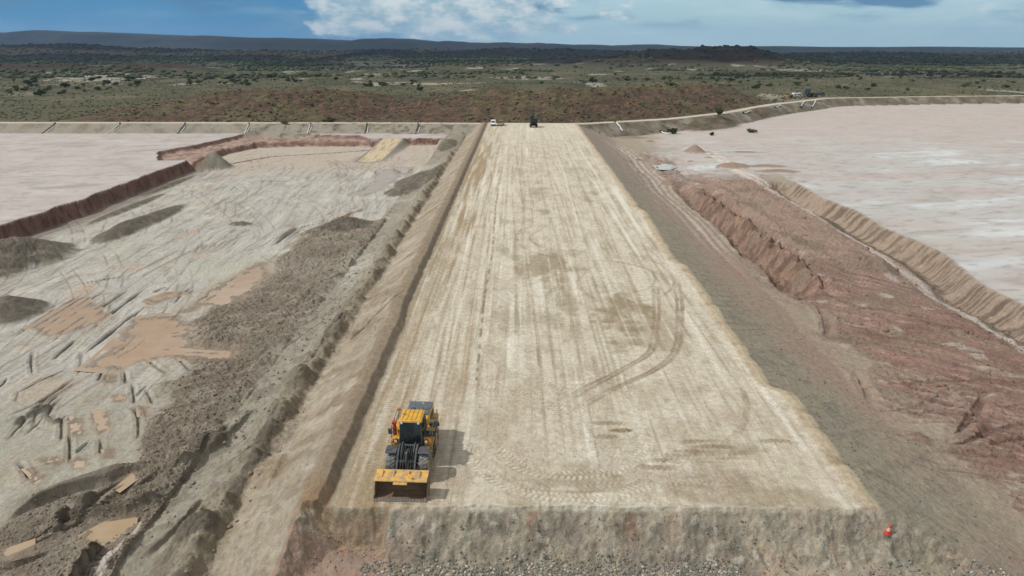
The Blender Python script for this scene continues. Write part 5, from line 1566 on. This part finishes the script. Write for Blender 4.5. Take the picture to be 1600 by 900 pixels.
MB().box(-1.35, 1.35, -1.25, 1.25, 1.1, 3.2).build('screen_box', BLUEG, sp_)
MB().prism([(-.9, .7), (-5.5, 2.9), (-5.5, 3.15), (-.9, .95)], -.5, .5).build('conveyor', DARK, sp_)
for s in (-1, 1): MB().prism([(-1.8, .2), (-1.5, 0), (1.5, 0), (1.8, .2), (1.8, .6), (1.5, .8), (-1.5, .8), (-1.8, .6)], s * 1.0, s * 1.45).build('track', DARK, sp_)
MB().tube([(1.2, 0, 5.6), (1.2, 0, 6.4)], .08, 6).build('exhaust_pipe', STEEL, sp_)


def truck(label, px_, py_, rz, tray_m):
    a, b, zz = at(px_, py_)
    t_ = thing('tipper_truck', label, 'truck', (a, b, zz), rz, 'dark tipper trucks on the far bank')
    MB().box(-.45, .45, -3.6, 3.4, .75, 1.0).build('chassis', DARK, t_)
    cb_ = MB().prism([(-3.7, .7), (-3.75, 1.6), (-3.45, 2.75), (-1.95, 2.8), (-1.9, .7)], -1.2, 1.2).build('cab', DARK, t_)
    MB().prism([(-3.735, 1.72), (-3.49, 2.6), (-3.47, 2.6), (-3.7, 1.72)], -1.05, 1.05).build('windscreen', GLASS, cb_)
    for s in (-1, 1): MB().box(s * 1.205, s * 1.215, -3.2, -2.2, 1.75, 2.55).build('side_window', GLASS, cb_)
    MB().prism([(-1.7, 1.05), (-1.75, 2.4), (3.4, 2.3), (3.6, 1.05)], -1.25, 1.25).build('tipper_body', tray_m, t_)
    small_wheels(t_, [(s * 1.0, y_) for s in (-1, 1) for y_ in (-2.7, 1.5, 2.7)], .52, .35)


BRN = paint('dark_rust_paint', (84, 62, 54), .6, .4)
truck('dark tipper truck with a rusty brown body next to the screening plant', 1267.5, 151.4, .2, BRN)
truck('dark grey tipper truck at the right end of the machines on the far bank', 1276.0, 150.8, 1.35, DARK)

# lattice power pylon on the plain in front of the dark hills
a, b = P(1003, 104, -6.5); zz = height_at(a, b)
py = thing('power_pylon', 'tall grey lattice power pylon on the plain in front of the dark rounded hills', 'pylon', (a, b, zz), .3)
lg = MB()
for sx_ in (-1, 1):
    for sy_ in (-1, 1): lg.cyl((sx_ * 2.4, sy_ * 2.4, 0), (sx_ * .5, sy_ * .5, 24), .22, .16, 5)
for k in range(6):
    z0, z1 = k * 4, k * 4 + 4; r0, r1 = 2.4 - 1.9 * z0 / 24, 2.4 - 1.9 * z1 / 24
    for sx_, sy_, ex_, ey_ in ((-1, -1, 1, -1), (1, -1, 1, 1), (1, 1, -1, 1), (-1, 1, -1, -1)):
        lg.cyl((sx_ * r0, sy_ * r0, z0), (ex_ * r1, ey_ * r1, z1), .10, .10, 4)
lg.build('lattice_mast', STEEL, py)
for z0, w_ in ((18, 4.5), (21, 3.6), (23.6, 2.6)): MB().box(-w_, w_, -.25, .25, z0, z0 + .35).build('cross_arm', STEEL, py)

# ================================================================== vegetation
def leaf_mat(name, rgb, rgb2):
    m, t, b = new_mat(name)
    tcn = t.node('ShaderNodeTexCoord'); oi = t.node('ShaderNodeObjectInfo')
    n1 = t.noise(tcn.outputs['Object'], 1.3, 3, 0.6)
    f = t.math('ADD', t.ramp(n1, .35, .65), t.math('MULTIPLY', t.math('SUBTRACT', oi.outputs['Random'], .5), .8), clamp=True)
    t.l.new(t.mix(f, lin4(*rgb), lin4(*rgb2)), b.inputs['Base Color'])
    b.inputs['Roughness'].default_value = .8; b.inputs['Specular IOR Level'].default_value = .15
    return m


LEAF = [leaf_mat('dark_bush_leaf', (72, 82, 54), (98, 108, 70)), leaf_mat('olive_bush_leaf', (92, 96, 66), (116, 118, 82)), leaf_mat('deep_bush_leaf', (58, 68, 46), (82, 92, 60))]
BARK = paint('bush_bark', (92, 80, 66), .9, .4)


def bush_proto(name, label, cat, w, h, leaf, nl, size, trunk_h, seed, group, lobes=6):
    rnd = random.Random(seed)
    root = thing(name, label, cat, (0, 0, -500), 0, group)
    b_ = MB()
    centres = []
    for k in range(lobes):
        a = rnd.uniform(0, 6.28); rr = rnd.uniform(.1, .62) * w / 2
        centres.append((rr * math.cos(a), rr * math.sin(a), trunk_h + (h - trunk_h) * rnd.uniform(.25, .75), w * rnd.uniform(.18, .32)))
    for k in range(nl):
        cx, cy, cz, r = rnd.choice(centres)
        v = Vector((rnd.gauss(0, 1), rnd.gauss(0, 1), rnd.gauss(0, .8))).normalized() * r * rnd.uniform(.55, 1.1)
        p = Vector((cx, cy, max(.08, cz + v.z * (h - trunk_h) / w))) + Vector((v.x, v.y, 0))
        s = size * rnd.uniform(.6, 1.5)
        u = Vector((rnd.gauss(0, 1), rnd.gauss(0, 1), rnd.gauss(0, .7))).normalized(); q = u.orthogonal().normalized()
        q = (Matrix.Rotation(rnd.uniform(0, 6.28), 3, u) @ q); t_ = u.cross(q)
        vs = [b_.bm.verts.new(p + q * s * ca + t_ * s * sa * .6) for ca, sa in ((1, 0), (0, 1), (-1, 0), (0, -1))]
        b_.bm.faces.new(vs)
    b_.build('crown', leaf, root, recalc=False)
    b_ = MB()
    b_.cyl((0, 0, -.3), (0, 0, trunk_h + .2 * h), .05 * w, .03 * w, 7)
    for cx, cy, cz, r in centres[:5]: b_.cyl((0, 0, trunk_h * .8), (cx, cy, cz), .025 * w, .012 * w, 5)
    b_.build('trunk', BARK, root)
    return root


NAMES = [('spreading_bush', 'dark green spreading bush on the scrub plain beyond the bank', 4.6, 3.0, 0, 420, .42, .5), ('small_tree', 'olive green small tree on the scrub plain beyond the bank', 4.0, 4.6, 1, 420, .40, 1.5),
         ('low_thicket', 'deep green low thicket on the scrub plain beyond the bank', 7.5, 3.2, 2, 620, .5, .4)]
protos = []
for k, (nm, lb, w_, h_, lf, nl, sz, th) in enumerate(NAMES):
    protos.append(bush_proto(nm, lb, 'bush' if k != 1 else 'tree', w_, h_, LEAF[lf], nl, sz, th, 60 + k, ['dark bushes scattered over the plain', 'small trees scattered over the plain', 'low thickets scattered over the plain'][k], 7))
used = [False, False, False]
PLANTS = []
for (x0, x1, y0, y1, n_) in [(290, 400, 119, 134, 34), (400, 470, 116, 132, 12), (0, 140, 125, 152, 22), (140, 240, 126, 150, 10), (560, 660, 128, 140, 10), (470, 760, 104, 126, 26), (1000, 1230, 118, 140, 40), (1230, 1600, 118, 144, 34),
                              (780, 1000, 108, 132, 20), (0, 300, 104, 125, 18), (1200, 1600, 100, 120, 18)]:
    for k in range(n_): PLANTS.append((random.uniform(x0, x1), random.uniform(y0, y1), random.choice([0, 0, 1, 2, 2])))
PLANTS += [(613, 137, 1), (644, 135, 1), (578, 136, 0), (96, 146, 0), (60, 150, 2), (118, 140, 2), (655, 143, 2)]
for px_, py_, k in PLANTS:
    a, b = P(px_, py_, -7.0)
    if b < float(bank_y(a)) + 16: continue
    s = random.uniform(.55, 1.35)
    loc = (a, b, height_at(a, b) - .1)
    if not used[k]:
        protos[k].location = loc; protos[k].rotation_euler.z = random.uniform(0, 6); used[k] = True
    else: dup(protos[k], loc, random.uniform(0, 6), (s, s, s * random.uniform(.8, 1.2)))

# the few bushes on the bank, each its own look
BB = [('bank_bush', 'round dark green bush on the bank road left of the embankment', 499, 194.5, 4.2, 3.6, 0, 420), ('bank_bush', 'low dark green bush spreading down the bank below the round one', 517, 199, 5.5, 1.8, 2, 420), ('bank_bush', 'flat faded green bush on the left bank, above the red pit wall', 447, 197, 3.6, 1.2, 1, 260),
      ('bank_bush', 'round green bush on top of the bulge in the right bank', 1121, 187, 5.0, 4.0, 0, 480), ('bank_bush', 'dark bush at the foot of the right bank beside a long white pipe', 1051, 204, 4.0, 2.4, 2, 380), ('pond_bush', 'small dark bush standing alone on the pale tailings, the smaller of two', 1112, 211.5, 1.8, 1.3, 2, 200),
      ('pond_bush', 'wide low green bush standing alone on the pale tailings, the larger of two', 1175, 207, 4.4, 1.5, 0, 360)]
for k, (nm, lb, px_, py_, w_, h_, lf, nl) in enumerate(BB):
    r_ = bush_proto(nm, lb, 'bush', w_, h_, LEAF[lf], nl, .34, .2, 90 + k, None, 6)
    a, b = on_ground(px_, py_, -2.0)
    r_.location = (a, b, height_at(a, b) - .05)


def merged(name, base_v, base_f, pos, scl, mats_idx, mats, label, cat, rotz=True):
    """one mesh of very many small lumps"""
    nv = len(base_v); N = len(pos)
    bv = np.asarray(base_v, np.float32)
    th = RNG.uniform(0, 6.28, N).astype(np.float32)
    jit = 1 + 0.38 * RNG.uniform(-1, 1, (N, nv, 3)).astype(np.float32)
    v = bv[None] * jit * np.asarray(scl, np.float32)[:, None, :]
    cx = v[..., 0] * np.cos(th)[:, None] - v[..., 1] * np.sin(th)[:, None]
    cy = v[..., 0] * np.sin(th)[:, None] + v[..., 1] * np.cos(th)[:, None]
    v = np.stack([cx, cy, v[..., 2]], -1) + np.asarray(pos, np.float32)[:, None, :]
    f = (np.asarray(base_f)[None] + (np.arange(N) * nv)[:, None, None]).reshape(-1, 3)
    me = bpy.data.meshes.new(name)
    me.vertices.add(N * nv); me.vertices.foreach_set('co', v.astype(np.float32).ravel())
    me.loops.add(f.size); me.loops.foreach_set('vertex_index', f.astype(np.int32).ravel())
    me.polygons.add(len(f)); me.polygons.foreach_set('loop_start', np.arange(0, f.size, 3, dtype=np.int32)); me.polygons.foreach_set('loop_total', np.full(len(f), 3, np.int32))
    for m in mats: me.materials.append(m)
    me.polygons.foreach_set('material_index', np.repeat(np.asarray(mats_idx, np.int32), len(base_f)))
    me.update(calc_edges=True); me.validate()
    o = bpy.data.objects.new(name, me); C.objects.link(o)
    o['kind'] = 'stuff'; o['label'] = label; o['category'] = cat
    return o


def ico(sub):
    b_ = bmesh.new(); bmesh.ops.create_icosphere(b_, subdivisions=sub, radius=1)
    v = [tuple(q.co) for q in b_.verts]; f = [tuple(q.index for q in p.verts) for p in b_.faces]; b_.free(); return v, f


IV, IF = ico(1)
# tussocks and low scrub over the near hills and the plain
N = 42000
t_ = RNG.uniform(0, 1, N); sx_ = RNG.uniform(-1.0, 1.0, N)
yy = 290 * (1300 / 290) ** (t_ ** 1.15)
xx = sx_ * (0.947 * yy + 8.8)
ok = (yy > bank_y(xx) + 9) & (fbm(xx.astype(np.float32) / 26, yy.astype(np.float32) / 40, 4, 300) > -0.02 + RNG.uniform(-.22, .22, N))
xx, yy = xx[ok], yy[ok]
zz_ = np.array([height_at(a, b) for a, b in zip(xx, yy)])
s_ = RNG.uniform(.25, .8, len(xx)) * (0.7 + yy / 900)
SCRUBM = [leaf_mat('tussock_green', (84, 84, 60), (98, 94, 70)), leaf_mat('tussock_dark', (52, 56, 40), (72, 74, 54)), leaf_mat('tussock_dry', (112, 102, 78), (100, 90, 68))]
merged('low_scrub', IV, IF, np.stack([xx, yy, zz_ + .1 * s_], -1), np.stack([s_, s_, s_ * .62], -1), RNG.choice([0, 0, 1, 1, 2], len(xx)), SCRUBM, 'low green and dry tussocks covering the hills and plain beyond the bank', 'scrub')
# distant woodland along the creek lines
N = 30000
yy = 900 * (5200 / 900) ** RNG.uniform(0, 1, N); xx = RNG.uniform(-1, 1, N) * (0.947 * yy + 8.8)
w_ = fbm((xx / 260).astype(np.float32), (yy / 170).astype(np.float32), 4, 310) + .25 * ss(1000, 2600, yy) - 0.12
ok = w_ > RNG.uniform(-.15, .35, N)
xx, yy = xx[ok], yy[ok]
zz_ = np.array([height_at(a, b) for a, b in zip(xx, yy)])
s_ = RNG.uniform(1.2, 3.6, len(xx)) * (0.6 + yy / 2600)
merged('creek_woodland', IV, IF, np.stack([xx, yy, zz_ + .3 * s_], -1), np.stack([s_ * 1.4, s_ * 1.4, s_ * .8], -1), RNG.choice([0, 1], len(xx)), [leaf_mat('woodland_dark', (48, 56, 40), (64, 72, 50)), leaf_mat('woodland_olive', (62, 68, 48), (80, 84, 60))], 'far off dark green woodland in patches across the plain', 'woodland')

# ================================================================== stones
ROCKM = [paint('grey_stone', (132, 130, 122), .9, .6, (104, 100, 88), scale=3), paint('green_grey_stone', (112, 114, 102), .9, .6, (86, 84, 72), scale=3), paint('pale_stone', (176, 170, 156), .9, .5, scale=3), paint('brown_stone', (126, 108, 88), .9, .5, scale=3)]
pos = []; scl = []; mi = []


def strew(n_, xa, xb, ya, yb, smin, smax, keep, pal):
    xs = RNG.uniform(xa, xb, n_); ys = RNG.uniform(ya, yb, n_); u = RNG.uniform(0, 1, n_)
    for a, b, q in zip(xs, ys, u):
        if q > keep(a, b): continue
        s = smin * (smax / smin) ** (RNG.uniform(0, 1) ** 2.2)
        pos.append((a, b, height_at(a, b) + .22 * s)); scl.append((s, s * RNG.uniform(.6, 1), s * RNG.uniform(.5, .85))); mi.append(RNG.choice(pal))


pn = lambda a, b: float(gn(np.array([a / 2.5], np.float32), np.array([b / 1.2], np.float32), 320)[0])
strew(14000, -9.5, 13.5, 31.0, 36.0, .035, .14, lambda a, b: min(1, max(0, (35.75 - b) / .8 + .5 * pn(a, b))) * (.45 + .55 * (a > -4)), [0, 0, 1, 1, 2])
strew(1800, -13, 22, 34.5, 37.2, .03, .11, lambda a, b: .45 + .5 * pn(a, b), [0, 1, 3, 3])
strew(2600, 21, 33, 31.0, 36.2, .04, .15, lambda a, b: min(1, max(0, (35.6 - b) / 1.0 + .4 * pn(a, b))), [0, 0, 1, 1, 2])
strew(1500, 23, 34, 37, 90, .04, .13, lambda a, b: .35 + .5 * pn(a, b), [1, 1, 3, 0])
strew(2600, -30, -19, 33, 110, .05, .22, lambda a, b: .4 + .8 * pn(a, b), [0, 3, 3, 1])
merged('rubble', IV, IF, pos, scl, mi, ROCKM, 'loose grey rubble strewn at the foot of the embankment end and over the spoil', 'rubble')
pos = []; scl = []; mi = []
CLODM = [paint('clod_brown', (124, 112, 95), .95, .5, (130, 118, 102), scale=2), paint('clod_grey', (128, 118, 104), .95, .5, (96, 86, 74), scale=2), paint('clod_red', (124, 96, 82), .95, .5, (148, 118, 102), scale=2)]
cand = np.nonzero((REG == R_CLOD) & (Y < 150))[0]
cand = RNG.choice(cand, 3500)
for q in cand:
    s = RNG.uniform(.04, .15) * (0.7 + Y[q] / 200)
    pos.append((X[q] + RNG.uniform(-.1, .1), Y[q], Z[q] + .05 * s)); scl.append((s, s * .75, s * .6)); mi.append(RNG.choice([0, 0, 1]))
cand = np.nonzero((REG == R_RED) & (Y < 170) & (X > 34))[0]
cand = RNG.choice(cand, 2200)
for q in cand:
    s = RNG.uniform(.04, .13) * (1 + (RNG.uniform() < .04) * 2.2) * (0.8 + Y[q] / 160)
    pos.append((X[q], Y[q], Z[q] + .05 * s)); scl.append((s, s * .75, s * .6)); mi.append(2 if RNG.uniform() < .75 else 1)
merged('soil_clods', IV, IF, pos, scl, mi, CLODM, 'broken damp soil clods scattered over the dumped ground and the red ground', 'soil clods')

# ================================================================== unseen clouds added high up to throw broad shadows on the plain
CLM, ct_, cb__ = new_mat('shade_cloud_white'); cb__.inputs['Base Color'].default_value = (.85, .85, .85, 1); cb__.inputs['Roughness'].default_value = 1; cb__.inputs['Specular IOR Level'].default_value = 0
off = 1500 / math.tan(SUN_ELEV)
IV2, IF2 = ico(2)
for k, (tx_, ty_, rx_, ry_) in enumerate([(-1500, 2300, 900, 420), (-2600, 4300, 1700, 1100), (-350, 1900, 380, 330), (500, 3400, 1100, 800), (1100, 2100, 620, 480), (2600, 3000, 1100, 620), (2900, 5600, 2200, 1300), (-900, 6200, 1800, 1100), (-1250, 1220, 380, 170), (420, 1050, 260, 110), (470, 1900, 430, 300), (1500, 1150, 300, 120)]):
    N = 70
    a_ = RNG.uniform(0, 6.28, N); r_ = np.sqrt(RNG.uniform(0, 1, N))
    px_ = tx_ - off * math.sin(-SUN_AZ) + r_ * rx_ * np.cos(a_); py_ = ty_ + off * math.cos(SUN_AZ) + r_ * ry_ * np.sin(a_)
    sz = RNG.uniform(.12, .34, N) * min(rx_, ry_)
    o = merged('cloud', IV2, IF2, np.stack([px_, py_, 1560 + .5 * sz], -1), np.stack([sz * 1.3, sz * 1.1, sz * .5], -1), np.zeros(N, int), [CLM], 'white heap cloud out of view, added to shade the plain', 'cloud')

# ================================================================== the air
bmh = bmesh.new(); bmesh.ops.create_cube(bmh, size=1)
for v in bmh.verts: v.co = Vector((v.co.x * 76000, v.co.y * 15960 + 7920, v.co.z * 460 + 212))
me = bpy.data.meshes.new('haze'); bmh.to_mesh(me); bmh.free()
hm = bpy.data.materials.new('haze_air'); hm.use_nodes = True
ht = NT(hm.node_tree); ht.n.clear()
ho = ht.node('ShaderNodeOutputMaterial'); pv = ht.node('ShaderNodeVolumePrincipled')
pv.inputs['Color'].default_value = (0.42, 0.66, 1.0, 1); pv.inputs['Density'].default_value = HAZE_D; pv.inputs['Anisotropy'].default_value = 0.2
ht.l.new(pv.outputs[0], ho.inputs['Volume'])
me.materials.append(hm)
hzo = bpy.data.objects.new('haze', me); C.objects.link(hzo); hzo['kind'] = 'stuff'
hzo['label'] = 'thin pale haze over the far plain and ranges'; hzo['category'] = 'haze'
